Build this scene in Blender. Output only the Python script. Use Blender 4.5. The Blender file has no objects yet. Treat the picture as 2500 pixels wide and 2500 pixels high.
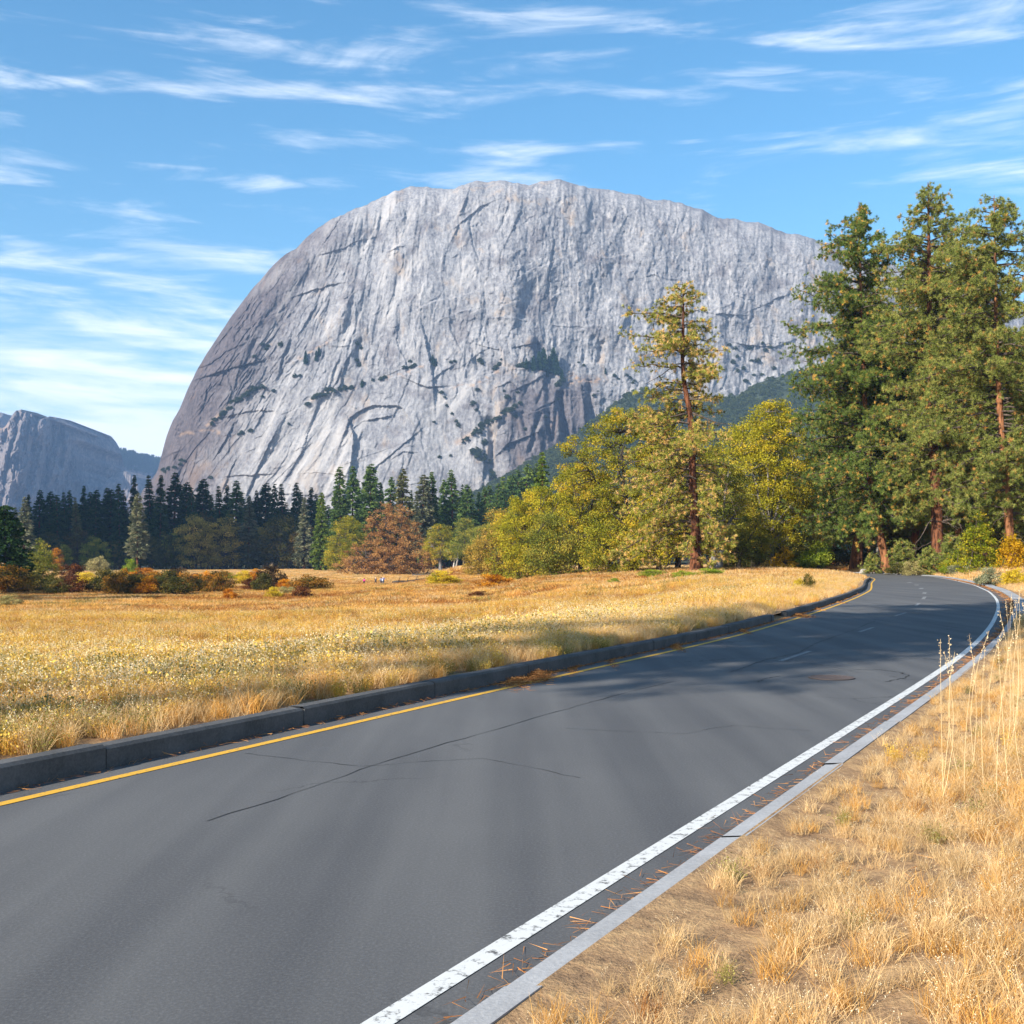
import bpy, math, random
import numpy as np
from mathutils import Vector

# ------------------------------------------------------------------ scene, camera, light
S = bpy.context.scene
COL = S.collection
F, CX, HY, EYE = 2700.0, 1250.0, 1365.0, 1.9      # focal length and horizon in photo pixels, eye height (m)
cam_d = bpy.data.cameras.new('camera')
cam_d.sensor_width = 36.0
cam_d.sensor_fit = 'HORIZONTAL'
cam_d.lens = 36.0 * F / 2500.0
cam_d.shift_y = (HY - 1250.0) / 2500.0
cam_d.clip_start = 0.1
cam_d.clip_end = 30000.0
cam = bpy.data.objects.new('camera', cam_d)
cam.location = (0, 0, EYE)
cam.rotation_euler = (math.radians(90), 0, 0)
COL.objects.link(cam)
S.camera = cam

SUN_EL = 31.0
SUN_AZ = 224.6                                     # compass angle of the sun, clockwise from +Y (behind the camera, to its left)
to_sun = Vector((math.sin(math.radians(SUN_AZ)) * math.cos(math.radians(SUN_EL)),
                 math.cos(math.radians(SUN_AZ)) * math.cos(math.radians(SUN_EL)),
                 math.sin(math.radians(SUN_EL))))
sun_d = bpy.data.lights.new('sun', 'SUN')
sun_d.energy = 5.0
sun_d.angle = math.radians(0.53)
sun_d.color = (1.0, 0.93, 0.82)
sun = bpy.data.objects.new('sun', sun_d)
sun.rotation_euler = to_sun.to_track_quat('Z', 'Y').to_euler()
COL.objects.link(sun)

W = bpy.data.worlds.new('World')
S.world = W
W.use_nodes = True
wt = W.node_tree
wt.nodes.clear()
def N(t, typ, **kw):
    n = t.nodes.new(typ)
    for k, v in kw.items():
        setattr(n, k, v)
    return n
wo = N(wt, 'ShaderNodeOutputWorld')
bg = N(wt, 'ShaderNodeBackground')
bg.inputs['Strength'].default_value = 0.075
sky = N(wt, 'ShaderNodeTexSky', sky_type='NISHITA')
sky.sun_disc = False
sky.sun_elevation = math.radians(SUN_EL)
sky.sun_rotation = math.radians(SUN_AZ)
sky.air_density = 1.15
sky.dust_density = 0.3
sky.ozone_density = 3.5
# thin streaked cirrus drawn on the sky by direction
tc = N(wt, 'ShaderNodeTexCoord')
mp = N(wt, 'ShaderNodeMapping')
mp.inputs['Rotation'].default_value = (0, math.radians(7), math.radians(0))
mp.inputs['Scale'].default_value = (3.0, 3.0, 17.0)
wt.links.new(tc.outputs['Generated'], mp.inputs['Vector'])
n1 = N(wt, 'ShaderNodeTexNoise')
n1.inputs['Scale'].default_value = 1.35
n1.inputs['Detail'].default_value = 9.0
n1.inputs['Roughness'].default_value = 0.56
n1.inputs['Distortion'].default_value = 0.9
wt.links.new(mp.outputs['Vector'], n1.inputs['Vector'])
mp2 = N(wt, 'ShaderNodeMapping')
mp2.inputs['Rotation'].default_value = (0, math.radians(11), math.radians(20))
mp2.inputs['Scale'].default_value = (9.0, 9.0, 70.0)
wt.links.new(tc.outputs['Generated'], mp2.inputs['Vector'])
n2 = N(wt, 'ShaderNodeTexNoise')
n2.inputs['Scale'].default_value = 1.0
n2.inputs['Detail'].default_value = 8.0
n2.inputs['Roughness'].default_value = 0.6
n2.inputs['Distortion'].default_value = 0.6
wt.links.new(mp2.outputs['Vector'], n2.inputs['Vector'])
sep = N(wt, 'ShaderNodeSeparateXYZ')
wt.links.new(tc.outputs['Generated'], sep.inputs[0])
elv = N(wt, 'ShaderNodeMapRange')                  # more cloud towards the horizon
elv.inputs['From Min'].default_value = 0.04
elv.inputs['From Max'].default_value = 0.235
elv.inputs['To Min'].default_value = 0.29
elv.inputs['To Max'].default_value = -0.06
wt.links.new(sep.outputs['Z'], elv.inputs['Value'])
def wmath(op, a, b):
    m = N(wt, 'ShaderNodeMath', operation=op)
    for i, v in enumerate((a, b)):
        if isinstance(v, (int, float)):
            m.inputs[i].default_value = v
        else:
            wt.links.new(v, m.inputs[i])
    return m.outputs[0]
mixn = wmath('ADD', wmath('MULTIPLY', n1.outputs['Fac'], 0.68), wmath('MULTIPLY', n2.outputs['Fac'], 0.32))
dens = wmath('ADD', mixn, elv.outputs[0])
cr = N(wt, 'ShaderNodeMapRange', interpolation_type='SMOOTHSTEP')
cr.inputs['From Min'].default_value = 0.44
cr.inputs['From Max'].default_value = 0.72
wt.links.new(dens, cr.inputs['Value'])
hs = N(wt, 'ShaderNodeHueSaturation')
hs.inputs['Hue'].default_value = 0.49
hs.inputs['Saturation'].default_value = 1.22
hs.inputs['Value'].default_value = 1.25
wt.links.new(sky.outputs[0], hs.inputs['Color'])
cm = N(wt, 'ShaderNodeMixRGB')
cm.inputs['Color2'].default_value = (9.2, 9.4, 9.7, 1)
wt.links.new(cr.outputs[0], cm.inputs['Fac'])
wt.links.new(hs.outputs[0], cm.inputs['Color1'])
wt.links.new(cm.outputs[0], bg.inputs['Color'])
wt.links.new(bg.outputs[0], wo.inputs['Surface'])

S.view_settings.view_transform = 'Standard'
S.view_settings.look = 'None'
S.view_settings.gamma = 1.0
S.view_settings.exposure = 1.08
S.render.engine = 'CYCLES'
S.cycles.use_denoising = True
S.cycles.denoiser = 'OPENIMAGEDENOISE'
S.cycles.denoising_prefilter = 'ACCURATE'
S.cycles.max_bounces = 5
S.cycles.diffuse_bounces = 3
S.cycles.glossy_bounces = 2
S.cycles.transmission_bounces = 3
S.cycles.volume_bounces = 0
S.cycles.caustics_reflective = False
S.cycles.caustics_refractive = False
S.cycles.use_adaptive_sampling = True
S.cycles.adaptive_threshold = 0.012
S.cycles.sample_clamp_indirect = 4.0

# ------------------------------------------------------------------ helpers
rng = np.random.default_rng(7)
def pt(x, y, Y):
    """the point that stands Y metres ahead and shows at photo pixel (x, y)"""
    return np.array([(x - CX) / F * Y, Y, EYE - (y - HY) / F * Y])
def sm(a, b, x):
    t = np.clip((x - a) / (b - a), 0, 1)
    return t * t * (3 - 2 * t)
def _hash(ix, iy, seed):
    h = (ix.astype(np.int64) * 374761393 + iy.astype(np.int64) * 668265263 + seed * 1442695041) & 0xFFFFFFFF
    h = ((h ^ (h >> 13)) * 1274126177) & 0xFFFFFFFF
    h = ((h ^ (h >> 16)) * 2246822519) & 0xFFFFFFFF
    return ((h ^ (h >> 15)) & 0xFFFFFF) / float(0x1000000)
def noise(x, y, seed=0):
    """2D gradient noise, about -1..1"""
    x = np.asarray(x, float); y = np.asarray(y, float)
    x, y = np.broadcast_arrays(x, y)
    ix = np.floor(x); iy = np.floor(y)
    fx = x - ix; fy = y - iy
    ux = fx * fx * fx * (fx * (fx * 6 - 15) + 10)
    uy = fy * fy * fy * (fy * (fy * 6 - 15) + 10)
    def g(dx, dy):
        a = _hash(ix + dx, iy + dy, seed) * 2 * np.pi
        return np.cos(a) * (fx - dx) + np.sin(a) * (fy - dy)
    a = g(0, 0); b = g(1, 0); c = g(0, 1); d = g(1, 1)
    return 1.5 * ((a * (1 - ux) + b * ux) * (1 - uy) + (c * (1 - ux) + d * ux) * uy)
def fbm(x, y, o=4, seed=0, gain=0.5):
    s = 0; a = 1.0; f = 1.0; t = 0
    for i in range(o):
        s = s + a * noise(x * f + i * 17.3, y * f - i * 9.1, seed + i)
        t += a; a *= gain; f *= 2.03
    return s / t
def ridged(x, y, o=4, seed=0, gain=0.5):
    s = 0; a = 1.0; f = 1.0; t = 0
    for i in range(o):
        s = s + a * (1 - 2 * np.abs(noise(x * f + i * 17.3, y * f - i * 9.1, seed + i)))
        t += a; a *= gain; f *= 2.03
    return s / t

def mesh(name, V, Fs, mat=None, smooth=False, attr=None):
    """V (n,3); Fs a list of (m,k) index arrays"""
    me = bpy.data.meshes.new(name)
    V = np.asarray(V, np.float32)
    Fs = [np.asarray(f, np.int32) for f in Fs if len(f)]
    me.vertices.add(len(V))
    me.vertices.foreach_set('co', V.ravel())
    tot = np.concatenate([np.full(len(f), f.shape[1], np.int32) for f in Fs])
    idx = np.concatenate([f.ravel() for f in Fs])
    me.loops.add(len(idx))
    me.loops.foreach_set('vertex_index', idx)
    me.polygons.add(len(tot))
    st = np.concatenate([[0], np.cumsum(tot)[:-1]]).astype(np.int32)
    me.polygons.foreach_set('loop_start', st)
    me.polygons.foreach_set('loop_total', tot)
    me.polygons.foreach_set('use_smooth', np.full(len(tot), bool(smooth)))
    for k, v in (attr or {}).items():
        at = me.attributes.new(k, 'FLOAT', 'POINT')
        at.data.foreach_set('value', np.asarray(v, np.float32))
    me.update(calc_edges=True)
    if mat:
        me.materials.append(mat)
    return me
def link(name, me, parent=None, loc=None, label=None, cat=None, group=None, kind=None):
    o = bpy.data.objects.new(name, me)
    COL.objects.link(o)
    if parent is not None:
        o.parent = parent
    if loc is not None:
        o.location = loc
    tag(o, label, cat, group, kind)
    return o
def tag(o, label=None, cat=None, group=None, kind=None):
    if label: o['label'] = label
    if cat: o['category'] = cat
    if group: o['group'] = group
    if kind: o['kind'] = kind
    return o
def grid_faces(nr, nc):
    a = np.arange(nr * nc).reshape(nr, nc)
    return np.stack([a[:-1, :-1], a[:-1, 1:], a[1:, 1:], a[1:, :-1]], -1).reshape(-1, 4)
def tubes(P, R, s=6, cap=False):
    """M polylines of n points with radii -> verts, quads"""
    P = np.asarray(P, float); R = np.asarray(R, float)
    if P.ndim == 2:
        P = P[None]; R = R[None]
    M, n, _ = P.shape
    T = np.gradient(P, axis=1)
    T /= np.linalg.norm(T, axis=2, keepdims=True) + 1e-9
    mt = np.abs(T.mean(1))
    ref = np.zeros((M, 3))
    ref[np.arange(M), np.argmin(mt, 1)] = 1
    B = np.cross(T, ref[:, None, :]); B /= np.linalg.norm(B, axis=2, keepdims=True) + 1e-9
    C = np.cross(T, B)
    a = np.arange(s) / s * 2 * np.pi
    V = P[:, :, None, :] + R[:, :, None, None] * (B[:, :, None, :] * np.cos(a)[None, None, :, None] + C[:, :, None, :] * np.sin(a)[None, None, :, None])
    base = np.arange(M * n * s).reshape(M, n, s)
    nx = np.roll(base, -1, axis=2)
    Q = np.stack([base[:, :-1], nx[:, :-1], nx[:, 1:], base[:, 1:]], -1).reshape(-1, 4)
    return V.reshape(-1, 3), Q
def cat_geo(parts):
    """join [(V, F)] with faces of one size"""
    Vs, Fs, o = [], [], 0
    for V, Fc in parts:
        Vs.append(V); Fs.append(np.asarray(Fc) + o); o += len(V)
    return np.concatenate(Vs), np.concatenate(Fs)

# ------------------------------------------------------------------ materials
def mat_new(name):
    m = bpy.data.materials.new(name)
    m.use_nodes = True
    t = m.node_tree
    t.nodes.clear()
    out = N(t, 'ShaderNodeOutputMaterial')
    return m, t, out
def ramp(t, cols, fac=None, interp='LINEAR'):
    r = N(t, 'ShaderNodeValToRGB')
    r.color_ramp.interpolation = interp
    e = r.color_ramp.elements
    while len(e) < len(cols):
        e.new(0.5)
    for el, (p, c) in zip(e, cols):
        el.position = p
        el.color = (*c, 1)
    if fac is not None:
        t.links.new(fac, r.inputs[0])
    return r.outputs[0]
def tnoise(t, scale, detail=4, rough=0.55, vec=None, dist=0.0, out='Fac'):
    n = N(t, 'ShaderNodeTexNoise')
    n.inputs['Scale'].default_value = scale
    n.inputs['Detail'].default_value = detail
    n.inputs['Roughness'].default_value = rough
    n.inputs['Distortion'].default_value = dist
    if vec is not None:
        t.links.new(vec, n.inputs['Vector'])
    return n.outputs[out]
def tmap(t, scale=(1, 1, 1), rot=(0, 0, 0), coord='Object'):
    c = N(t, 'ShaderNodeTexCoord')
    m = N(t, 'ShaderNodeMapping')
    m.inputs['Scale'].default_value = scale
    m.inputs['Rotation'].default_value = rot
    t.links.new(c.outputs[coord], m.inputs['Vector'])
    return m.outputs[0]
def tmix(t, fac, a, b, mode='MIX'):
    m = N(t, 'ShaderNodeMixRGB', blend_type=mode)
    for s, v in zip(('Fac', 'Color1', 'Color2'), (fac, a, b)):
        if isinstance(v, tuple):
            m.inputs[s].default_value = (*v, 1) if len(v) == 3 else v
        elif isinstance(v, (int, float)):
            m.inputs[s].default_value = v
        else:
            t.links.new(v, m.inputs[s])
    return m.outputs[0]
def tmath(t, op, a, b=0.0):
    m = N(t, 'ShaderNodeMath', operation=op)
    for i, v in enumerate((a, b)):
        if isinstance(v, (int, float)):
            m.inputs[i].default_value = v
        else:
            t.links.new(v, m.inputs[i])
    return m.outputs[0]
def principled(t, out, col, rough=0.9, bump=None, bstr=0.3, bdist=0.05, spec=0.25):
    p = N(t, 'ShaderNodeBsdfPrincipled')
    if isinstance(col, tuple):
        p.inputs['Base Color'].default_value = (*col, 1)
    else:
        t.links.new(col, p.inputs['Base Color'])
    if isinstance(rough, (int, float)):
        p.inputs['Roughness'].default_value = rough
    else:
        t.links.new(rough, p.inputs['Roughness'])
    p.inputs['Specular IOR Level'].default_value = spec
    if bump is not None:
        b = N(t, 'ShaderNodeBump')
        b.inputs['Strength'].default_value = bstr
        b.inputs['Distance'].default_value = bdist
        t.links.new(bump, b.inputs['Height'])
        t.links.new(b.outputs[0], p.inputs['Normal'])
    t.links.new(p.outputs[0], out.inputs['Surface'])
    return p
def leaf_mat(name, cols, transl=0.35, var=0.12):
    """foliage or grass: colour from the mesh's per-leaf tone, varied per plant"""
    m, t, out = mat_new(name)
    a = N(t, 'ShaderNodeAttribute', attribute_name='tone')
    c = ramp(t, cols, a.outputs['Fac'])
    oi = N(t, 'ShaderNodeObjectInfo')
    h = N(t, 'ShaderNodeHueSaturation')
    mr = N(t, 'ShaderNodeMapRange')
    mr.inputs['To Min'].default_value = 1 - var
    mr.inputs['To Max'].default_value = 1 + var
    t.links.new(oi.outputs['Random'], mr.inputs['Value'])
    t.links.new(mr.outputs[0], h.inputs['Value'])
    t.links.new(c, h.inputs['Color'])
    d = N(t, 'ShaderNodeBsdfDiffuse')
    tr = N(t, 'ShaderNodeBsdfTranslucent')
    mx = N(t, 'ShaderNodeMixShader')
    mx.inputs[0].default_value = transl
    t.links.new(h.outputs[0], d.inputs['Color'])
    t.links.new(h.outputs[0], tr.inputs['Color'])
    t.links.new(d.outputs[0], mx.inputs[1])
    t.links.new(tr.outputs[0], mx.inputs[2])
    t.links.new(mx.outputs[0], out.inputs['Surface'])
    return m
def bark_mat(name, dark, light, scale=6.0, zs=0.18):
    m, t, out = mat_new(name)
    v = tmap(t, (1, 1, zs))
    n = tnoise(t, scale, 5, 0.65, v)
    c = ramp(t, [(0.36, dark), (0.62, light)], n)
    principled(t, out, c, 0.95, n, 0.9, 0.06, 0.1)
    return m
# ------------------------------------------------------------------ road geometry: left and right edge lines as X over Y
def ground_xy(x, y):
    s = (y - HY) / EYE
    return ((x - CX) / s, F / s)
def curve(px, extra, near_slope):
    P = [ground_xy(*p) for p in px] + extra
    P.sort(key=lambda p: p[1])
    ys = np.array([p[1] for p in P]); xs = np.array([p[0] for p in P])
    ys = np.concatenate([[-60.0], ys]); xs = np.concatenate([[xs[0] - near_slope * (ys[1] + 60.0)], xs])
    Y = np.arange(-60, 262, 0.25)
    X = np.interp(Y, ys, xs)
    k = np.exp(-np.linspace(-2.2, 2.2, 49) ** 2); k /= k.sum()
    for _ in range(2):
        X = np.convolve(np.pad(X, 24, mode='reflect', reflect_type='odd'), k, 'valid')
    return Y, X
RY, XY_ = curve([(1320, 1660), (1560, 1608), (1800, 1554), (1872, 1532), (1963, 1505), (2035, 1481), (2090, 1460), (2126, 1441.6), (2128, 1432.5)],
                [(28.6, 88), (34.5, 105), (39.2, 122), (41, 145), (39, 165), (33, 190), (23, 213), (8, 237), (-10, 258)], 0.50)
RY, XW_ = curve([(2258, 1664), (2325, 1619), (2380, 1576), (2423, 1525), (2439, 1485), (2434, 1463), (2416, 1445), (2380, 1429), (2325, 1416), (2271, 1407)],
                [(48.2, 145), (46.3, 167), (40.5, 193), (30, 217), (15, 241), (-3, 262)], 0.55)
SL = np.gradient(XY_, RY); SR = np.gradient(XW_, RY)
CL = 1 / np.sqrt(1 + SL ** 2); CR = 1 / np.sqrt(1 + SR ** 2)
GAPR = np.interp(RY, [-60, 24, 34, 50, 80, 260], [0.22, 0.24, 0.36, 0.62, 0.5, 0.4])
XKL = XY_ - 0.38 / CL                  # face of the left kerb
XKR = XW_ + (GAPR + 0.06) / CR         # face of the right kerb
KW = 0.17                              # kerb width
def lat(X, Y):
    """signed distances outside the left and right kerbs (positive = off the road)"""
    Yc = np.clip(Y, -60, 261)
    far = np.maximum(0, np.abs(Y - Yc))
    dl = (np.interp(Yc, RY, XKL - KW / CL) - X) * np.interp(Yc, RY, CL)
    dr = (X - np.interp(Yc, RY, XKR + KW / CR)) * np.interp(Yc, RY, CR)
    return dl + far, dr + far

# ------------------------------------------------------------------ terrain heights
CTRL = [(0, 1667, 24), (300, 1667, 23), (600, 1667, 21.5), (1000, 1667, 18.5), (0, 1600, 38), (600, 1600, 36), (1000, 1600, 29), (1300, 1600, 22.5), (0, 1560, 56), (600, 1560, 56),
        (1100, 1560, 44), (1400, 1560, 33), (0, 1480, 130), (600, 1480, 130), (1100, 1480, 110), (1500, 1480, 75),
        (1800, 1480, 52), (0, 1440, 200), (500, 1445, 190), (930, 1429, 248), (1250, 1430, 200), (1500, 1430, 128),
        (1800, 1430, 82), (2000, 1430, 76), (955, 1405, 350), (500, 1393.5, 480), (0, 1393.5, 480), (250, 1393.5, 480), (780, 1393, 460),
        (1100, 1393, 450), (1200, 1396, 260), (1400, 1397, 190), (1600, 1398, 160), (1700, 1399, 135), (1800, 1394, 150), (1900, 1390, 170),
        (2040, 1390, 160), (2150, 1389, 150), (2290, 1383, 135), (2470, 1382, 110), (2400, 1422, 80), (2490, 1440, 60),
        (2490, 1560, 26), (2450, 1640, 18), (0, 1384, 700), (800, 1384, 700), (1300, 1384, 450), (2000, 1378, 320), (2500, 1376, 300), (-600, 1440, 200), (3000, 1390, 120)]
_cu = []
for x, y, Yd in CTRL:
    _cu.append(((x - CX) / F * 3.2, math.log(Yd), (y - HY) / F * Yd))
_cu += [(-1.6, math.log(10), 2.0), (-3, math.log(6), 2.0), (1, math.log(6), 1.7), (2, math.log(4), 1.65), (0.7, math.log(3), 1.7), (-2, math.log(3), 2.0)]
_cu = np.array(_cu)
def ground(X, Y, detail=True):
    X = np.asarray(X, float); Y = np.asarray(Y, float)
    sh = X.shape
    x = X.ravel(); y = Y.ravel()
    yy = np.maximum(y, 3.0)
    u = x / np.maximum(yy, 6.0) * 3.2
    v = np.log(yy)
    num = np.zeros(len(x)); den = np.zeros(len(x))
    for cu, cv, cd in _cu:
        w = 1.0 / ((u - cu) ** 2 + (v - cv) ** 2 + 0.012) ** 2
        num += w * cd; den += w
    z = EYE - num / den
    z = np.where(y > 800, np.maximum(z, -5.5) , z)
    if detail:
        z = z + 0.16 * fbm(x / 9, y / 6, 3, 5) * sm(2, 14, y)
        z = z + 0.30 * noise(x / 60, y / 13, 9) * sm(30, 70, y) * (1 - sm(300, 420, y))
    dl, dr = lat(x, y)
    zl = 0.10 + (z - 0.10) * sm(0.3, 9.0, dl)
    zr = 0.02 + (z - 0.02) * sm(0.3, 9.0, dr)
    near = np.where(dl > dr, zl, zr)
    d = np.maximum(dl, dr)
    z = np.where(d < 0.0, -0.10, np.where(d < 0.9, -0.10 + (near + 0.02) * sm(0.0, 0.9, d), near))
    return z.reshape(sh)

def axis(lo, hi, d0, a, b, grow=1.045):
    c = [a]
    while c[-1] < b:
        c.append(c[-1] + d0)
    st = d0
    while c[-1] < hi:
        st *= grow; c.append(c[-1] + st)
    st = d0
    while c[0] > lo:
        st *= grow; c.insert(0, c[0] - st)
    return np.array(c)
gx = axis(-5200, 5200, 0.9, -40, 70)
gy = axis(-900, 7500, 0.9, -8, 190)
GX, GY = np.meshgrid(gx, gy)
GZ = ground(GX, GY)
m, t, out = mat_new('meadow_soil')
v = tmap(t, (1, 0.45, 1))
n = tnoise(t, 0.055, 6, 0.6, v)
n2_ = tnoise(t, 3.0, 5, 0.7)
c = ramp(t, [(0.32, (0.17, 0.085, 0.03)), (0.47, (0.34, 0.19, 0.065)), (0.56, (0.46, 0.29, 0.10)), (0.68, (0.42, 0.30, 0.13))], n)
c = tmix(t, 0.55, c, ramp(t, [(0.3, (0.10, 0.055, 0.025)), (0.65, (0.55, 0.38, 0.18))], n2_))
principled(t, out, c, 0.95, n2_, 0.8, 0.12, 0.05)
link('ground', mesh('ground', np.stack([GX, GY, GZ], -1).reshape(-1, 3), [grid_faces(*GX.shape)], m, True), kind='structure')

# ------------------------------------------------------------------ road, kerbs, lines
def ribbon(name, Xa, Xb, z, mat, y0=-60, y1=258, step=2, za=None, zb=None, nc=2, crown=0.0):
    sel = np.where((RY >= y0) & (RY <= y1))[0][::step]
    tt = np.linspace(0, 1, nc)
    X = Xa[sel][:, None] * (1 - tt) + Xb[sel][:, None] * tt
    Y = np.repeat(RY[sel][:, None], nc, 1)
    Z = np.full(X.shape, z) if za is None else za + (zb - za) * tt[None, :] + np.zeros(X.shape)
    Z = Z + crown * 4 * tt * (1 - tt)
    return link(name, mesh(name, np.stack([X, Y, Z], -1).reshape(-1, 3), [grid_faces(len(sel), nc)[:, ::-1]], mat, True), kind='structure')
m, t, out = mat_new('asphalt')
v = tmap(t)
fine = tnoise(t, 55, 3, 0.7, v)
blot = tnoise(t, 0.30, 5, 0.6, v)
lanes = tnoise(t, 1.4, 3, 0.5, tmap(t, (1.0, 0.06, 1), (0, 0, math.radians(26))))
c = ramp(t, [(0.30, (0.040, 0.040, 0.041)), (0.5, (0.080, 0.080, 0.082)), (0.70, (0.19, 0.187, 0.183))], fine)
c = tmix(t, 0.5, c, ramp(t, [(0.3, (0.066, 0.066, 0.069)), (0.7, (0.116, 0.115, 0.115))], blot))
c = tmix(t, 0.42, c, ramp(t, [(0.36, (0.046, 0.046, 0.050)), (0.64, (0.125, 0.122, 0.118))], lanes))
vo = N(t, 'ShaderNodeTexVoronoi', feature='DISTANCE_TO_EDGE')
vo.inputs['Scale'].default_value = 0.17
wv = N(t, 'ShaderNodeVectorMath', operation='ADD')
t.links.new(v, wv.inputs[0])
t.links.new(tnoise(t, 0.9, 5, 0.7, v, out='Color'), wv.inputs[1])
t.links.new(wv.outputs[0], vo.inputs['Vector'])
crk = N(t, 'ShaderNodeMapRange')
crk.inputs['From Min'].default_value = 0.0
crk.inputs['From Max'].default_value = 0.0045
t.links.new(vo.outputs['Distance'], crk.inputs['Value'])
gate = N(t, 'ShaderNodeMapRange')
gate.inputs['From Min'].default_value = 0.47
gate.inputs['From Max'].default_value = 0.55
t.links.new(tnoise(t, 0.21, 2, 0.5, v), gate.inputs['Value'])
c = tmix(t, tmath(t, 'MULTIPLY', tmath(t, 'SUBTRACT', 1.0, crk.outputs[0]), gate.outputs[0]), c, (0.028, 0.027, 0.027))
principled(t, out, c, 0.82, fine, 0.25, 0.01, 0.35)
M_ASPH = m
ribbon('road', XKL, XKR, 0.0, M_ASPH, nc=9, step=2)

def paint(name, col, wear):
    m, t, out = mat_new(name)
    v = tmap(t)
    w = tnoise(t, 14, 6, 0.75, v)
    c = ramp(t, [(wear - 0.05, (0.10, 0.098, 0.095)), (wear + 0.05, col)], w)
    principled(t, out, c, 0.75, w, 0.15, 0.01, 0.3)
    return m
M_YEL = paint('yellow_paint', (0.62, 0.34, 0.035), 0.40)
M_WHT = paint('white_paint', (0.56, 0.56, 0.54), 0.42)
M_WORN = paint('worn_white_paint', (0.24, 0.24, 0.24), 0.47)
ribbon('road_marking', XY_ - 0.055 / CL, XY_ + 0.055 / CL, 0.005, M_YEL)['label'] = 'continuous yellow edge line beside the left kerb'
ribbon('road_marking', XW_ - 0.06 / CR, XW_ + 0.06 / CR, 0.005, M_WHT)['label'] = 'continuous white edge line beside the right kerb'
parts = []
for (xa, ya), (xb, yb), w in (((1905, 1614), (1977, 1590), .1), ((2098, 1543), (2132, 1532), .1), ((2185, 1504), (2212, 1496), .1), ((2236, 1479), (2244, 1473), .13), ((2253.5, 1463), (2258, 1457), .16),
                     ((2256, 1450), (2258, 1446), .2), ((2248, 1438), (2250.5, 1435.5), .25), ((2236, 1429), (2239, 1427.5), .3), ((2218, 1423), (2223, 1421.5), .3)):
    a = np.array(ground_xy(xa, ya)); b = np.array(ground_xy(xb, yb))
    d = (b - a) / np.linalg.norm(b - a); n_ = np.array([-d[1], d[0]]) * w / 2
    q = np.array([[*(a - n_), .005], [*(b - n_), .005], [*(b + n_), .005], [*(a + n_), .005]])
    parts.append((q, np.array([[0, 3, 2, 1]]) if np.cross(b - a, n_) < 0 else np.array([[0, 1, 2, 3]])))
V, Q = cat_geo(parts)
link('road_marking', mesh('lane_dashes', V, [Q], M_WORN), kind='structure')['label'] = 'worn pale lane dashes along the middle of the road'

m, t, out = mat_new('kerb_concrete')
v = tmap(t)
a_ = tnoise(t, 1.6, 6, 0.7, v); b_ = tnoise(t, 40, 3, 0.7, v)
c = ramp(t, [(0.3, (0.045, 0.044, 0.043)), (0.7, (0.125, 0.122, 0.12))], a_)
c = tmix(t, 0.3, c, ramp(t, [(0.3, (0.035, 0.034, 0.034)), (0.7, (0.15, 0.147, 0.143))], b_))
principled(t, out, c, 0.9, b_, 0.4, 0.01, 0.2)
M_KERB = m
m, t, out = mat_new('pale_kerb_concrete')
v = tmap(t)
a_ = tnoise(t, 1.6, 6, 0.7, v); b_ = tnoise(t, 40, 3, 0.7, v)
c = ramp(t, [(0.3, (0.25, 0.25, 0.255)), (0.7, (0.40, 0.40, 0.405))], a_)
c = tmix(t, 0.3, c, ramp(t, [(0.3, (0.15, 0.15, 0.15)), (0.7, (0.44, 0.43, 0.42))], b_))
principled(t, out, c, 0.9, b_, 0.4, 0.01, 0.2)
M_KERBR = m
def kerb(name, XF, Cc, side, h, w, mat, y0, y1, seg=2.6):
    """kerb stones end to end: each a chamfered bar with a small joint"""
    parts = []
    y = y0
    while y < y1:
        L = seg * (1.0 + 0.5 * max(0, y - 60) / 60)
        ye = min(y + L, y1)
        n = max(4, int((ye - y) / 0.4))
        yy = np.linspace(y + 0.012, ye - 0.012, n)
        xf = np.interp(yy, RY, XF); cc = np.interp(yy, RY, Cc)
        jit = rng.normal(0, 0.007)
        hh = h + rng.normal(0, 0.006)
        prof = [(0, -0.2), (0, hh - 0.03), (0.025, hh), (w, hh + 0.004), (w, -0.2)]
        ring = []
        for o, z in prof:
            ring.append(np.stack([xf + side * (o + jit) / cc, yy, np.full(n, z)], -1))
        V = np.stack(ring, 1).reshape(-1, 3)
        k = len(prof)
        Q = grid_faces(n, k)
        if side > 0:
            Q = Q[:, ::-1]
        caps = [np.array([[0, 1, 2, 3], [0, 3, 4, 4]])[:1], ]
        e0 = np.array([[0, 1, 3, 4], [1, 2, 3, 3]])[:1]
        parts.append((V, np.concatenate([Q, e0, e0[:, ::-1] + (n - 1) * k])))
        y = ye
    V, Q = cat_geo(parts)
    return link(name, mesh(name, V, [Q], mat), kind='structure')
YG0, YG1 = ground_xy(0, 1517)[1], ground_xy(0, 1508)[1]
kerb('kerb', XKL, CL, -1, 0.215, KW, M_KERB, -55, YG0)['label'] = 'dark grey kerb on the left, near stretch before the gap'
kerb('kerb', XKL, CL, -1, 0.215, KW, M_KERB, YG1, 230)['label'] = 'grey kerb on the left, far stretch round the bend'
kerb('kerb', XKR, CR, 1, 0.05, KW, M_KERBR, -55, 38)['label'] = 'pale low kerb on the right, near stretch'
kerb('kerb', XKR, CR, 1, 0.09, 0.42, M_KERBR, 38, 250)['label'] = 'pale wide kerb on the right, far stretch round the bend'

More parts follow.
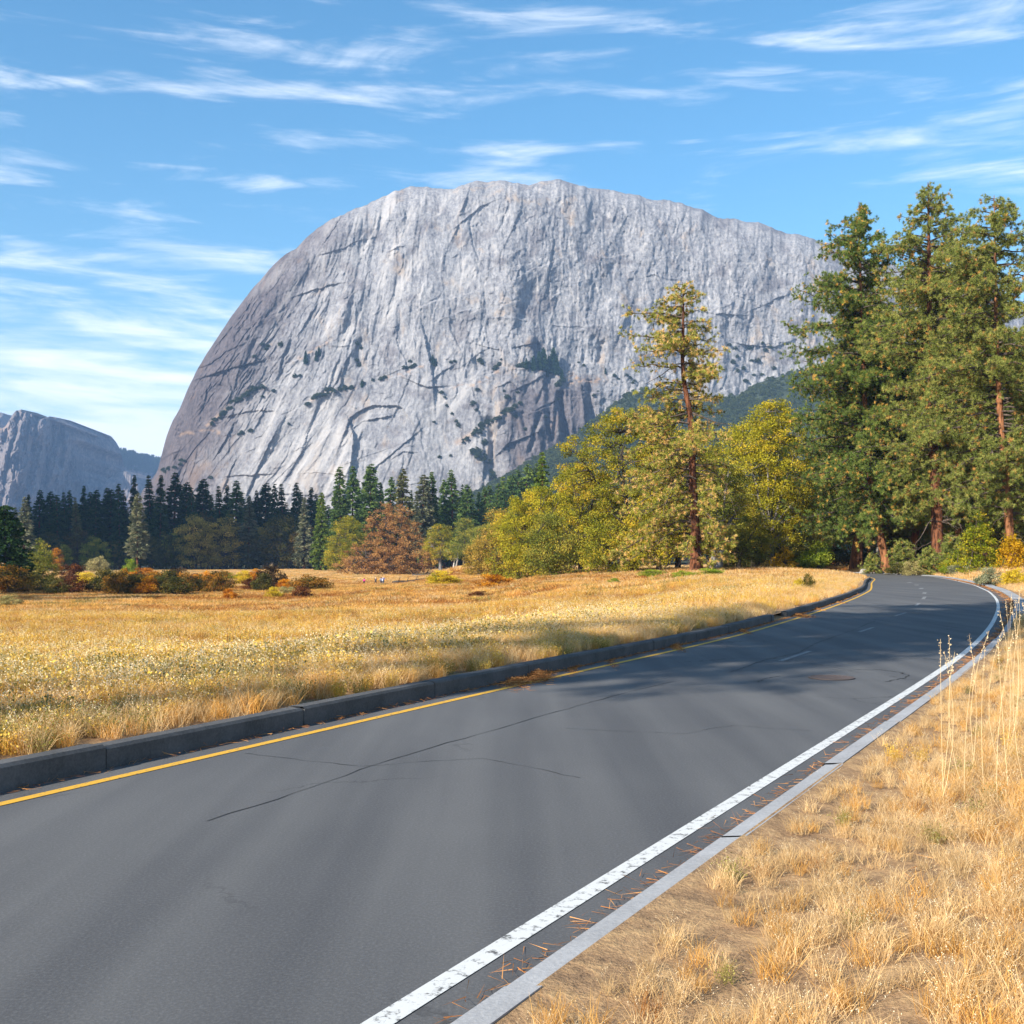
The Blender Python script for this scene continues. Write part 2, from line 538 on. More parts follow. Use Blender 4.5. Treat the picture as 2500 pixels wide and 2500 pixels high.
# dirt verges between kerb and meadow
m, t, out = mat_new('verge_dirt')
v = tmap(t)
a_ = tnoise(t, 5, 6, 0.75, v); b_ = tnoise(t, 60, 3, 0.7, v)
c = ramp(t, [(0.32, (0.14, 0.085, 0.05)), (0.5, (0.36, 0.22, 0.11)), (0.66, (0.56, 0.36, 0.17))], a_)
c = tmix(t, 0.35, c, ramp(t, [(0.35, (0.07, 0.045, 0.03)), (0.7, (0.48, 0.32, 0.19))], b_))
principled(t, out, c, 0.95, a_, 0.8, 0.05, 0.1)
M_DIRT = m
def verge(name, XK, Cc, side, zk, wk, width, z_off):
    sel = np.where(RY <= 250)[0][::2]
    offs = np.array([wk - 0.03, wk + 0.15, wk + 0.4, wk + 0.8, wk + 1.3, wk + 2.0, wk + width])
    X = XK[sel][:, None] + side * offs[None, :] / Cc[sel][:, None]
    Y = np.repeat(RY[sel][:, None], len(offs), 1)
    Zg = ground(X, Y)
    tt = np.linspace(0, 1, len(offs))[None, :]
    Z = np.maximum(Zg + 0.02, zk * (1 - tt) + (Zg + 0.012) * tt)
    Z[:, -1] = Zg[:, -1] - 0.06
    Z += 0.02 * noise(X * 2.1, Y * 2.1, 3) * (tt > 0) * (tt < 1)
    Q = grid_faces(len(sel), len(offs))
    if side > 0: Q = Q[:, ::-1]
    link(name, mesh(name, np.stack([X, Y, Z], -1).reshape(-1, 3), [Q[:, ::-1]], M_DIRT, True), kind='structure')
verge('verge', XKL, CL, -1, 0.17, KW, 2.8, 0)
verge('verge', XKR, CR, 1, 0.05, KW, 2.8, 0)

ribbon('verge', XKL - 0.5 / CL, XKL + 0.04 / CL, 0.0, M_DIRT, YG0 - 0.3, YG1 + 0.3, 1, 0.13, 0.004, 5)
def crack(pts, w, seed):
    r = np.random.default_rng(seed)
    P = np.array(pts, float); u = np.linspace(0, 1, len(P)); n = 10 * len(P); uu = np.linspace(0, 1, n)
    x = np.interp(uu, u, P[:, 0]) + np.cumsum(r.normal(0, .016, n)); y = np.interp(uu, u, P[:, 1]) + np.cumsum(r.normal(0, .016, n))
    q = np.stack([x, y], -1); t_ = np.gradient(q, axis=0); t_ /= np.linalg.norm(t_, axis=1, keepdims=True) + 1e-9
    nn = np.stack([-t_[:, 1], t_[:, 0]], -1) * (w * r.uniform(.3, 1.2, (n, 1)) / 2)
    V = np.stack([np.concatenate([q - nn, np.full((n, 1), .0035)], 1), np.concatenate([q + nn, np.full((n, 1), .0035)], 1)], 1).reshape(-1, 3)
    return V, grid_faces(n, 2)
m, t, out = mat_new('sealed_crack')
principled(t, out, (0.022, 0.021, 0.021), 0.7)
G_ = lambda L: [ground_xy(*p) for p in L]
cks = [crack(G_([(1780, 1642), (1800, 1634), (1854, 1615), (1945, 1594), (2003, 1568), (2090, 1536), (2144, 1514)]), .030, 1), crack(G_([(2083, 1635), (2148, 1635), (2195, 1641), (2215, 1648), (2184, 1659), (2148, 1664)]), .026, 2), crack(G_([(1851, 1666), (1865, 1659), (1898, 1650)]), .026, 3),
       crack([(-2.2, 8.0), (-.8, 11.2), (1.0, 14.5), (2.6, 17.2)], .014, 4), crack([(-2.6, 10.8), (-1.4, 10.2), (-.2, 10.5), (.8, 9.6)], .009, 5), crack([(.6, 12.4), (1.9, 12.0), (2.7, 12.6), (3.6, 12.2)], .008, 7)]
V, Q = cat_geo(cks)
link('road_crack', mesh('road_crack', V, [Q], m), kind='structure')
# ------------------------------------------------------------------ rock walls
def seg_dist(px, py, poly):
    """signed distance to a polyline (positive on its left going along it, in photo axes) """
    best = np.full(px.shape, 1e9); sg = np.ones(px.shape)
    for (x0, y0), (x1, y1) in zip(poly[:-1], poly[1:]):
        dx, dy = x1 - x0, y1 - y0
        L2 = dx * dx + dy * dy
        u = np.clip(((px - x0) * dx + (py - y0) * dy) / L2, 0, 1)
        ex = px - (x0 + u * dx); ey = py - (y0 + u * dy)
        d = np.sqrt(ex * ex + ey * ey)
        s = np.sign(dx * (py - y0) - dy * (px - x0))
        k = d < best
        best = np.where(k, d, best); sg = np.where(k, s, sg)
    return best, sg
def rock_mat(name, dark, mid, light, warm, sc=1.0, hazec=None):
    m, t, out = mat_new(name)
    v = tmap(t)
    vs = tmap(t, (1, 1, 0.10), (0, math.radians(-16), 0))
    streak = tnoise(t, 0.085 * sc, 6, 0.7, vs)
    streak2 = tnoise(t, 0.30 * sc, 4, 0.65, tmap(t, (1, 1, 0.05), (0, math.radians(-8), 0)))
    blot = tnoise(t, 0.016 * sc, 6, 0.62, v, 0.4)
    fine = tnoise(t, 0.16 * sc, 8, 0.75, v)
    c = ramp(t, [(0.39, dark), (0.5, mid), (0.59, light)], tmath(t, 'ADD', tmath(t, 'MULTIPLY', streak, 0.5), tmath(t, 'MULTIPLY', blot, 0.5)))
    c = tmix(t, 0.50, c, ramp(t, [(0.40, dark), (0.5, mid), (0.58, light)], fine))
    c = tmix(t, 0.30, c, ramp(t, [(0.38, dark), (0.47, mid), (0.58, light)], streak2))
    wg = N(t, 'ShaderNodeMapRange', interpolation_type='SMOOTHSTEP')
    wg.inputs['From Min'].default_value = 0.56; wg.inputs['From Max'].default_value = 0.70
    t.links.new(tnoise(t, 0.022 * sc, 5, 0.6, tmap(t, (1, 1, 0.5)), 0.6), wg.inputs['Value'])
    c = tmix(t, tmath(t, 'MULTIPLY', wg.outputs[0], 0.6), c, warm)
    a = N(t, 'ShaderNodeAttribute', attribute_name='weather')
    c = tmix(t, a.outputs['Fac'], c, tmix(t, 1.0, c, (0.37, 0.31, 0.315), 'MULTIPLY'))
    a2 = N(t, 'ShaderNodeAttribute', attribute_name='ledge')
    c = tmix(t, a2.outputs['Fac'], c, (0.30, 0.20, 0.13))
    a3 = N(t, 'ShaderNodeAttribute', attribute_name='pale')
    c = tmix(t, a3.outputs['Fac'], c, tmix(t, 0.6, c, (0.43, 0.405, 0.385)))
    bsum = tmath(t, 'ADD', fine, tmath(t, 'MULTIPLY', streak, 0.3))
    principled(t, out, c, 0.92, bsum, 0.8, 2.4 / sc, 0.15)
    return m
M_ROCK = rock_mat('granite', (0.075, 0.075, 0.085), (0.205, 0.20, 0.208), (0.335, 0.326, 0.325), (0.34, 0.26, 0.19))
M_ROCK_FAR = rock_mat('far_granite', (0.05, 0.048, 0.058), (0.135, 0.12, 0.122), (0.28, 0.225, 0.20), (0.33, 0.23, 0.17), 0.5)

CT = [(338, 1235), (345, 1200), (365, 1178), (385, 1150), (392, 1120), (400, 1090), (408, 1060), (420, 1030), (438, 1000), (450, 970), (465, 935), (480, 905), (505, 862), (525, 833),
      (565, 772), (620, 700), (690, 625), (770, 560), (880, 500), (1010, 462), (1200, 440), (1420, 452), (1700, 505), (2000, 590), (2300, 690), (2800, 860)]
ctx = np.array([p[0] for p in CT], float); cty = np.array([p[1] for p in CT], float)
def cliff_base(x):
    return np.interp(x, [300, 420, 600, 1250, 1420, 1700, 2100, 2800], [1960, 1850, 1800, 1790, 1840, 1900, 1980, 2150])
STEP = [  # polyline, height of the step in metres (the left side going along stands out), fall-off in pixels
    ([(845, 1047), (855, 1021), (873, 1006), (893, 997), (913, 989), (932, 991), (965, 990), (982, 996), (991, 1010)], 8, 45, -1),
    ([(905, 1025), (925, 1021), (945, 1017)], 7, 10, -1),
    ([(806, 1178), (839, 1102), (860, 1050)], 5, 30, 1), ([(860, 1050), (864, 1060), (862, 1090), (857, 1134), (846, 1190)], 13, 26, 1),
    ([(1039, 834), (1044, 856), (1051, 887), (1056, 921), (1058, 945)], 11, 40, 1), ([(1058, 945), (1046, 946), (1034, 943), (1015, 935)], 7, 30, 1),
    ([(823, 884), (813, 905), (808, 930), (800, 950)], 6, 20, 1), ([(832, 905), (822, 930), (812, 950)], 5, 18, 1),
    ([(1063, 921), (1080, 908), (1102, 895)], 5, 14, -1), ([(1071, 954), (1095, 991), (1123, 1039)], 4, 24, -1),
    ([(905, 1152), (941, 1121), (980, 1089), (1006, 1067)], 5, 30, -1), ([(973, 1110), (986, 1102), (1004, 1104)], 4, 16, -1),
    ([(1156, 960), (1163, 990), (1171, 1013)], 5, 25, 1), ([(645, 1003), (636, 1020), (625, 1040)], 5, 20, 1),
    ([(563, 1049), (550, 1075), (536, 1098)], 6, 22, 1), ([(665, 1071), (648, 1105), (632, 1139), (606, 1200)], 7, 34, 1),
    ([(739, 1101), (722, 1130), (704, 1158)], 5, 26, 1), ([(567, 1140), (556, 1165), (547, 1188)], 6, 22, 1), ([(452, 1150), (445, 1170), (438, 1190)], 5, 20, 1),
    ([(705, 835), (690, 870), (683, 900)], 6, 20, 1), ([(590, 880), (580, 915), (573, 945)], 5, 22, 1), ([(560, 935), (566, 955), (558, 975)], 6, 16, 1),
    ([(512, 916), (545, 905), (575, 896), (608, 888)], 9, 34, -1), ([(690, 1030), (676, 1062), (664, 1095)], 4, 22, 1), ([(775, 990), (760, 1035), (745, 1075)], 4, 30, 1),
    ([(780, 1085), (815, 1040), (845, 1005)], 5, 26, 1), ([(1315, 998), (1330, 990), (1350, 982)], 5, 12, -1), ([(1265, 846), (1305, 838)], 6, 14, -1), ([(1305, 834), (1305, 870)], 9, 22, 1),
    ([(1226, 940), (1245, 931), (1262, 945)], 5, 16, -1), ([(1272, 945), (1295, 935), (1320, 920)], 5, 20, -1), ([(1183, 846), (1210, 852)], 4, 14, -1),
    ([(1330, 921), (1326, 940), (1318, 960)], 7, 18, 1), ([(1420, 950), (1424, 985), (1431, 1025)], 11, 24, 1), ([(1225, 1100), (1240, 1085), (1290, 1065)], 8, 40, -1), ([(1180, 1160), (1183, 1135), (1180, 1100)], 8, 30, -1),
]
GROOVE = [([(1367, 965), (1374, 1010), (1383, 1060), (1386, 1110)], 24, 9), ([(1358, 980), (1356, 1030), (1350, 1075)], 7, 4), ([(1338, 1008), (1341, 1060)], 7, 4), ([(1318, 1012), (1305, 1050), (1296, 1100)], 8, 5),
          ([(1440, 935), (1443, 985), (1450, 1040)], 12, 8), ([(1275, 1010), (1285, 1060)], 7, 5), ([(1195, 1030), (1205, 1090), (1200, 1150), (1215, 1210)], 18, 14), ([(1060, 1020), (1075, 1070)], 0, 5),
          ([(1245, 980), (1230, 1030), (1208, 1060)], 8, 8), ([(620, 835), (612, 870), (600, 890)], 8, 7), ([(880, 835), (872, 860), (878, 890)], 10, 8), ([(1470, 840), (1462, 880)], 8, 6), ([(1150, 840), (1160, 880), (1168, 900)], 8, 6),
          ([(430, 1120), (445, 1140), (435, 1180), (440, 1200)], 9, 9), ([(1310, 840), (1325, 880), (1345, 915)], 12, 12)]
LEDGE = [([(500, 1040), (520, 1028), (565, 987), (598, 960), (620, 948), (646, 944)], 7), ([(754, 981), (780, 966), (808, 953), (834, 951), (866, 946)], 6), ([(1255, 897), (1290, 900), (1330, 905), (1362, 915), (1390, 935), (1440, 930)], 9),
         ([(1120, 1085), (1160, 1055), (1200, 1028), (1245, 1000)], 7), ([(930, 925), (985, 915), (1030, 893)], 4), ([(440, 1060), (500, 1052), (560, 1058)], 4), ([(1110, 945), (1160, 940), (1215, 905)], 4), ([(720, 880), (745, 870), (775, 848), (800, 835)], 4)]
def wall(name, tx, ty, x0, x1, ybot, base, lean, relief, mat, nx, ny, round_px, label, far=0, attrs=None, back=260.0):
    xs = np.linspace(x0, x1, nx)
    yt = np.interp(xs, tx, ty)
    k = np.hanning(9); k /= k.sum()
    yt = np.convolve(np.pad(yt, 4, mode='edge'), k, 'valid')
    yt = yt + (2.2 if far == 0 else 5.0) * fbm(xs / 14.0, xs * 0 + far, 4, 31) * sm(x0, x0 + 20, xs)
    if far == 0:
        yt = yt + 26 * fbm(xs / 130.0, xs * 0 + 3, 4, 33) * sm(560, 760, xs)
    slope = np.gradient(yt, xs)
    cs = 1 / np.sqrt(1 + slope ** 2)
    tt = np.linspace(0, 1, ny)
    X = np.repeat(xs[None, :], ny, 0)
    Yp = yt[None, :] + (ybot - yt[None, :]) * tt[:, None]
    d = (Yp - yt[None, :]) * cs[None, :]
    b = base(X)
    h = (1400 - Yp) / F * b
    Z = b + lean(X, Yp, h)
    D = relief(X, Yp)
    rr = np.clip(1 - d / round_px, 0, 1)
    Z = Z + (round_px / F * b) * 1.3 * (1 - np.sqrt(np.clip(1 - rr ** 2, 0, 1))) - D
    P = np.stack([(X - CX) / F * Z, Z, EYE - (Yp - HY) / F * Z], -1)
    # carry the top edge back as a plateau so that the mass has real depth
    top = P[0].copy()
    rows = [P]
    cur = top
    pre = []
    for st, dz in ((0.25, -2), (1.0, -30)):
        q = top.copy(); q[:, 1] += back * st; q[:, 2] += dz; q[:, 0] += back * st * 0.30
        pre.append(q)
    allp = np.concatenate([np.stack(pre[::-1], 0), P], 0)
    pal = np.zeros(allp.shape[:2]); wea = np.zeros(allp.shape[:2]); led = np.zeros(allp.shape[:2])
    if attrs:
        w_, l_, p_ = attrs(X, Yp)
        pal[2:] = p_
        wea[2:] = w_; led[2:] = l_
        wea[:2] = w_[0]
    o = link(name, mesh(name, allp.reshape(-1, 3), [grid_faces(*allp.shape[:2])[:, ::-1]], mat, True, {'weather': wea.ravel(), 'ledge': led.ravel(), 'pale': pal.ravel()}), kind='structure')
    o['label'] = label
    return X, Yp, Z
def cliff_lean(X, Yp, h):
    return 0.30 * h + 0.00022 * np.maximum(h - 260, 0) ** 2
def cliff_relief(X, Y):
    k = 0.66 - 0.62 * sm(640, 1100, X)
    ac = X + k * (Y - 1000)
    right = sm(1080, 1250, X)
    rough = 0.25 + 0.8 * sm(760, 560, X) * sm(1080, 930, Y) + 0.5 * right + 0.35 * sm(980, 880, Y)
    wx = 7 * fbm(X / 70, Y / 70, 3, 90)
    w2 = 3 * fbm(X / 22, Y / 22, 3, 91)
    D = 10 * fbm(ac / 190, Y / 430, 2, 11)
    D += (0.15 + 1.4 * right * sm(860, 930, Y)) * ridged((ac + wx) / 50, Y / 420, 3, 21)
    D += 0.28 * fbm((ac + w2) / 9, Y / 190, 3, 41)
    q = fbm((ac + wx) / 85, Y / 330, 4, 51, 0.45) * 2.6
    f = np.floor(q); D += (1.5 + 1.2 * rough) * (f + sm(0.90, 1.0, q - f))
    q = fbm((ac + w2) / 30, Y / 110, 3, 61) * 2.8
    f = np.floor(q); D += (0.35 + 1.7 * rough) * (f + sm(0.86, 1.0, q - f))
    q = fbm((X + 0.25 * Y + w2) / 14, (Y - 0.5 * X) / 14, 3, 71) * 3
    f = np.floor(q); D += (0.05 + 0.75 * rough) * (f + sm(0.78, 1.0, q - f))
    D += (0.12 + 0.45 * rough) * fbm(X / 5, Y / 8, 3, 81)
    # the right-hand buttress: rounded columns
    D += right * sm(900, 960, Y) * 5 * (1 - np.abs(noise((X + wx) / 26, Y / 300, 87)) * 2)
    D += 26 * np.exp(-((X - 1290) / 130) ** 2) * sm(930, 1050, Y)
    jx = X + 2.2 * fbm(X / 13, Y / 13, 3, 95); jy = Y + 2.2 * fbm(X / 13, Y / 13, 3, 96)
    for poly, A, wd, side in STEP:
        d, s = seg_dist(jx, jy, poly)
        px = np.array([p[0] for p in poly]); py = np.array([p[1] for p in poly])
        D += 0.9 * A * np.exp(-d / wd) * sm(-0.6, 0.8, s * side * d) * np.exp(-np.maximum(0, d - wd) / wd)
    for poly, A, wd in GROOVE:
        d, s = seg_dist(jx, jy, poly)
        D -= 1.0 * A * np.exp(-(d / wd) ** 2)
    rc = np.random.default_rng(5)
    for i in range(170):                                 # joints, flakes and roofs all over the face
        x0 = rc.uniform(390, 2050); y0 = rc.uniform(470, 1220)
        kk = 0.66 - 0.60 * float(sm(640, 1100, x0))
        if rc.random() < 0.62:
            ang = np.array([kk + rc.normal(0, .22), -1.0])
        else:
            ang = np.array([1.0, -rc.uniform(-.15, .75)])
        ang /= np.linalg.norm(ang)
        Ln = rc.uniform(22, 130)
        tt = np.linspace(-.5, .5, 6)
        off = np.cumsum(rc.normal(0, Ln * .035, 6))
        poly = [(x0 + ang[0] * Ln * a_ - ang[1] * o_, y0 + ang[1] * Ln * a_ + ang[0] * o_) for a_, o_ in zip(tt, off)]
        A = rc.uniform(1.6, 5.5) * (0.55 if 640 < x0 < 1130 and y0 > 930 else 1.0); wd = rc.uniform(8, 38); sd = 1 if rc.random() < .5 else -1
        j0, j1 = np.searchsorted(X[0], [x0 - Ln * .6 - 3 * wd, x0 + Ln * .6 + 3 * wd])
        if j1 - j0 < 2: continue
        d, s = seg_dist(jx[:, j0:j1], jy[:, j0:j1], poly)
        D[:, j0:j1] += A * np.exp(-d / wd) * sm(-0.5, 0.7, s * sd * d) * np.exp(-np.maximum(0, d - wd) / wd)
    for i in range(620):                                 # small cracks
        x0 = rc.uniform(350, 2050); y0 = rc.uniform(480, 1230)
        kk = 0.66 - 0.60 * float(sm(640, 1100, x0))
        ang = np.array([kk + rc.normal(0, .35), -1.0]) if rc.random() < .55 else np.array([1.0, -rc.uniform(-.5, .8)])
        ang /= np.linalg.norm(ang)
        Ln = rc.uniform(7, 30)
        b_ = rc.normal(0, Ln * .12)
        poly = [(x0 - ang[0] * Ln / 2, y0 - ang[1] * Ln / 2), (x0 - ang[1] * b_, y0 + ang[0] * b_), (x0 + ang[0] * Ln / 2, y0 + ang[1] * Ln / 2)]
        A = rc.uniform(.8, 2.6); wd = rc.uniform(3, 10); sd = 1 if rc.random() < .5 else -1
        j0, j1 = np.searchsorted(X[0], [x0 - Ln * .6 - 3 * wd, x0 + Ln * .6 + 3 * wd])
        if j1 - j0 < 2: continue
        d, s = seg_dist(jx[:, j0:j1], jy[:, j0:j1], poly)
        D[:, j0:j1] += A * np.exp(-d / wd) * sm(-0.5, 0.7, s * sd * d) * np.exp(-np.maximum(0, d - wd) / wd)
    D += 34 * fbm(ac / 230, Y / 420, 3, 118) * sm(880, 760, Y)
    for poly, A in LEDGE:
        d, s = seg_dist(jx, jy, poly)
        D += A * np.exp(-d / 26) * sm(-1.5, 2.0, s * d)
    return D
def cliff_attrs(X, Y):
    w = sm(800, 560, X + 0.45 * (Y - 830) + 70 * fbm(X / 70, Y / 50, 4, 101)) * 0.95
    w = np.maximum(w, 0.8 * sm(1190, 1260, X + 40 * fbm(X / 50, Y / 60, 4, 102)) * sm(900, 960, Y + 30 * fbm(X / 50, Y / 50, 3, 103)) * (1 - sm(1430, 1480, X)))
    w = np.maximum(w, 0.45 * sm(0.12, 0.4, fbm(X / 90, Y / 60, 4, 104)))
    l = np.zeros(X.shape)
    for poly, A in LEDGE:
        d, s = seg_dist(X, Y, poly)
        l = np.maximum(l, np.exp(-(d / 5) ** 2) * 0.7 * sm(-0.1, 0.3, fbm(X / 18, Y / 9, 3, 105)))
    d, s = seg_dist(X, Y, [(1390, 915), (1420, 930), (1470, 928)])
    l = np.maximum(l, np.exp(-(d / 9) ** 2) * 0.9 * sm(-0.2, 0.4, fbm(X / 12, Y / 8, 3, 106)))
    d, s = seg_dist(X, Y, [(1115, 1080), (1150, 1060), (1180, 1045)])
    l = np.maximum(l, np.exp(-(d / 6) ** 2) * 0.6)
    ax = X + 0.5 * (Y - 1000)
    p = sm(560, 660, X + 30 * fbm(X / 40, Y / 60, 3, 107)) * sm(900, 820, X + 40 * fbm(X / 40, Y / 60, 3, 108)) * sm(930, 1010, Y + 30 * fbm(X / 40, Y / 40, 3, 109)) * sm(-.35, .25, fbm(ax / 16, Y / 220, 4, 110))
    p = np.maximum(p, sm(.1, .4, fbm(ax / 34, Y / 150, 4, 111)) * .8 * (1 - sm(1150, 1250, X)) * sm(520, 640, X))
    p = np.maximum(p, sm(.28, .42, fbm(X / 26, Y / 30, 4, 112)) * sm(1150, 1250, X) * .8)
    return w, l, p * (1 - .7 * w)
CLX, CLY, CLZ = wall('cliff', ctx, cty, 339, 2780, 1400, cliff_base, cliff_lean, cliff_relief, M_ROCK, 1150, 640, 60, 'huge pale grey granite cliff rising behind the meadow', attrs=cliff_attrs)
def cliff_at(x, y):
    """depth of the cliff face where it shows at photo pixel (x, y)"""
    j = np.clip(np.searchsorted(CLX[0], x), 0, CLX.shape[1] - 1)
    i = np.clip(np.searchsorted(CLY[:, j], y), 0, CLX.shape[0] - 1)
    return CLZ[i, j]

# mountains far to the left
def plain_relief(a, sc, seed, k=0.25):
    def f(X, Y):
        ac = X + k * (Y - 1100)
        D = a * fbm(ac / (60 * sc), Y / (170 * sc), 4, seed)
        q = fbm(ac / (38 * sc), Y / (70 * sc), 4, seed + 7) * 4
        fl = np.floor(q); D = D + a * 0.30 * (fl + sm(0.8, 1, q - fl))
        D = D + a * 0.10 * ridged(ac / (12 * sc), Y / (60 * sc), 4, seed + 9)
        return D
    return f
def tower_relief(X, Y):
    D = plain_relief(48, 0.8, 203, 0.15)(X, Y)
    rdg = 62 + (Y - 1010) * -0.22 + 8 * fbm(X / 20, Y / 40, 3, 207)    # the prow between the sunlit left flank and the shaded right one
    D = D - np.where(X > rdg, 2.1 * (X - rdg), 0.55 * (rdg - X))
    d, s = seg_dist(X, Y, [(100, 1015), (105, 1060), (98, 1110), (88, 1160), (80, 1240)])
    D = D + 30 * np.exp(-(d / 12) ** 2)
    for poly, A, wd in (([(128, 1018), (126, 1060), (132, 1120)], 30, 5), ([(92, 1015), (88, 1050), (76, 1100)], 34, 5), ([(150, 1040), (155, 1090), (150, 1140)], 26, 5), ([(45, 1010), (40, 1050), (28, 1100)], 26, 5), ([(112, 1090), (114, 1140), (110, 1190)], 26, 4), ([(30, 1080), (20, 1120), (10, 1180)], 24, 4)):
        d, s = seg_dist(X + 3 * fbm(X / 9, Y / 12, 3, 208), Y, poly)
        D = D - A * np.exp(-(d / wd) ** 2)
    return D + 9 * fbm(X / 7, Y / 10, 4, 209)
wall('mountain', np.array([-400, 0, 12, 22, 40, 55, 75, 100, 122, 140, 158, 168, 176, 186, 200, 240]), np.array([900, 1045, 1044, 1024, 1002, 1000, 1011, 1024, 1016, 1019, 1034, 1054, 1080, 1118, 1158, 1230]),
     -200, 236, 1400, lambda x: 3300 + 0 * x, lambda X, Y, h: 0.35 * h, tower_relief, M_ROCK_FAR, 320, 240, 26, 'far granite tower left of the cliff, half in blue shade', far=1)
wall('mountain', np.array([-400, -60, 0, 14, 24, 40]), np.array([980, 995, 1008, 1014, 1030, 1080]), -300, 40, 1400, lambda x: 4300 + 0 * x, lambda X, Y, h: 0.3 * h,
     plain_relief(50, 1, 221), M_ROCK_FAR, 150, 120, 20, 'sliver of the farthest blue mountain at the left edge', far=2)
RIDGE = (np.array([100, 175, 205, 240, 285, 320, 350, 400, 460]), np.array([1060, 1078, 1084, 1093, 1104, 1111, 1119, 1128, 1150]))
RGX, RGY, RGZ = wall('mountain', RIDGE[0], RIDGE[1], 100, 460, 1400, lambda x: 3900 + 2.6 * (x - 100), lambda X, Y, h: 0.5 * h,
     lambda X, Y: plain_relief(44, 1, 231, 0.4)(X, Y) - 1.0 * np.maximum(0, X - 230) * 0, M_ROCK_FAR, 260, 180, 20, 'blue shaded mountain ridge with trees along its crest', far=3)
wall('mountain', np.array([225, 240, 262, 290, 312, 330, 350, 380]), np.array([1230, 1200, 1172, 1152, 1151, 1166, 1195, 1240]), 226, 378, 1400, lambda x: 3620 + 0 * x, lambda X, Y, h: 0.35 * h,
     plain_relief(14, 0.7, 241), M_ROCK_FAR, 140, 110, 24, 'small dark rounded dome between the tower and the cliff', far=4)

# the wooded valley wall that stands left of the picture and shades the far forest
gx2 = np.linspace(0, 1, 90); gy2 = np.linspace(0, 1, 60)
A_, B_ = np.meshgrid(gx2, gy2)
to = np.array([to_sun.x, to_sun.y]); to /= np.linalg.norm(to)
nrm = np.array([to[1], -to[0]])                     # across the light
if nrm[0] * 1 + nrm[1] * -1 < 0: nrm = -nrm
qq = -428 - 800 * A_; ss = 330 + 620 * B_
hq = sm(0, 0.02, A_) * (1 - 0.5 * sm(0.6, 1.0, A_)) * (1 + 0.06 * fbm(A_ * 9, B_ * 3, 4, 301))
hh_ = 640 * hq * np.sin(np.clip(B_, 0, 1) * np.pi) ** 0.6 * (1 + 0.08 * fbm(A_ * 14, B_ * 9, 4, 302)) - 8
PX = to[0] * ss + nrm[0] * qq; PY = to[1] * ss + nrm[1] * qq
o = link('mountain', mesh('mountain', np.stack([PX, PY, hh_], -1).reshape(-1, 3), [grid_faces(*PX.shape)], M_ROCK_FAR, True), kind='structure')
o['label'] = 'steep valley wall left of the view that shades the far forest'

# wooded talus slope at the foot of the cliff
HX = np.array([860, 930, 1040, 1100, 1160, 1250, 1330, 1400, 1480, 1530, 1600, 1700, 1800, 1850, 1950, 2100, 2300, 2700], float)
HYT = np.array([1345, 1300, 1255, 1228, 1205, 1155, 1106, 1066, 1004, 962, 948, 985, 965, 935, 905, 930, 960, 960], float)
def slope_pt(x, t_):
    """point on the talus slope: t_ = 0 at its foot, 1 where it meets the rock"""
    yt = np.interp(x, HX, HYT)
    y = 1374 + (yt - 1374) * t_
    Zt = cliff_base(x) + 0.22 * (1400 - yt) / F * cliff_base(x) - 70
    Z = 620 + (Zt - 620) * (t_ ** 0.85)
    return np.stack([(x - CX) / F * Z, Z, EYE - (y - HY) / F * Z], -1)
sx = np.linspace(865, 2690, 240); st = np.linspace(0, 1, 70)
SX, ST = np.meshgrid(sx, st)
P = slope_pt(SX, ST)
P[..., 2] += 4 * fbm(P[..., 0] / 60, P[..., 1] / 60, 4, 311) * np.sin(ST * np.pi)
back = P[-1].copy(); back[:, 1] += 120; back[:, 2] -= 40
P = np.concatenate([P, back[None]], 0)
m, t, out = mat_new('hillside_soil')
v = tmap(t)
n = tnoise(t, 0.03, 6, 0.6, v)
c = ramp(t, [(0.35, (0.022, 0.032, 0.014)), (0.65, (0.045, 0.055, 0.024))], n)
principled(t, out, c, 0.95)
link('hillside', mesh('hillside', P.reshape(-1, 3), [grid_faces(*P.shape[:2])], m, True), kind='structure')

# the valley's own air
m, t, out = mat_new('valley_haze')
pv = N(t, 'ShaderNodeVolumePrincipled')
pv.inputs['Color'].default_value = (0.36, 0.60, 1.0, 1)
pv.inputs['Density'].default_value = 0.00009
t.links.new(pv.outputs[0], out.inputs['Volume'])
hx = [-5400, 5400]; hy = [-1000, 7700]; hz = [-9, 900]
V = np.array([[x, y, z] for x in hx for y in hy for z in hz], float)
Q = np.array([[0, 1, 3, 2], [4, 6, 7, 5], [0, 4, 5, 1], [2, 3, 7, 6], [0, 2, 6, 4], [1, 5, 7, 3]])
HAZE = link('haze', mesh('haze', V, [Q], m), kind='stuff')
HAZE['label'] = 'thin blue valley haze'
# ------------------------------------------------------------------ plant builders
def unit(v):
    return v / (np.linalg.norm(v, axis=-1, keepdims=True) + 1e-9)
def rdir(r, n):
    return unit(r.normal(size=(n, 3)))
def blades(c, d, ln, w, r):
    """one triangle per needle or blade: from c along d"""
    n = len(c)
    side = unit(np.cross(d, rdir(r, n))) * (np.asarray(w).reshape(-1, 1) / 2)
    tip = c + d * np.asarray(ln).reshape(-1, 1)
    V = np.stack([c - side, c + side, tip], 1).reshape(-1, 3)
    return V, np.arange(n * 3).reshape(-1, 3)
def leaves(c, size, r, up=0.35):
    """one four-cornered leaf (kite) per centre"""
    n = len(c)
    a = rdir(r, n)
    nn = unit(r.normal(size=(n, 3)) + np.array([0, 0, up]))
    a = unit(a - nn * (a * nn).sum(1, keepdims=True))
    b = np.cross(nn, a)
    s = np.asarray(size).reshape(-1, 1) * np.ones((n, 1))
    V = np.stack([c - a * s * .5, c + b * s * .33, c + a * s * .5, c - b * s * .33], 1).reshape(-1, 3)
    return V, np.arange(n * 4).reshape(-1, 4)

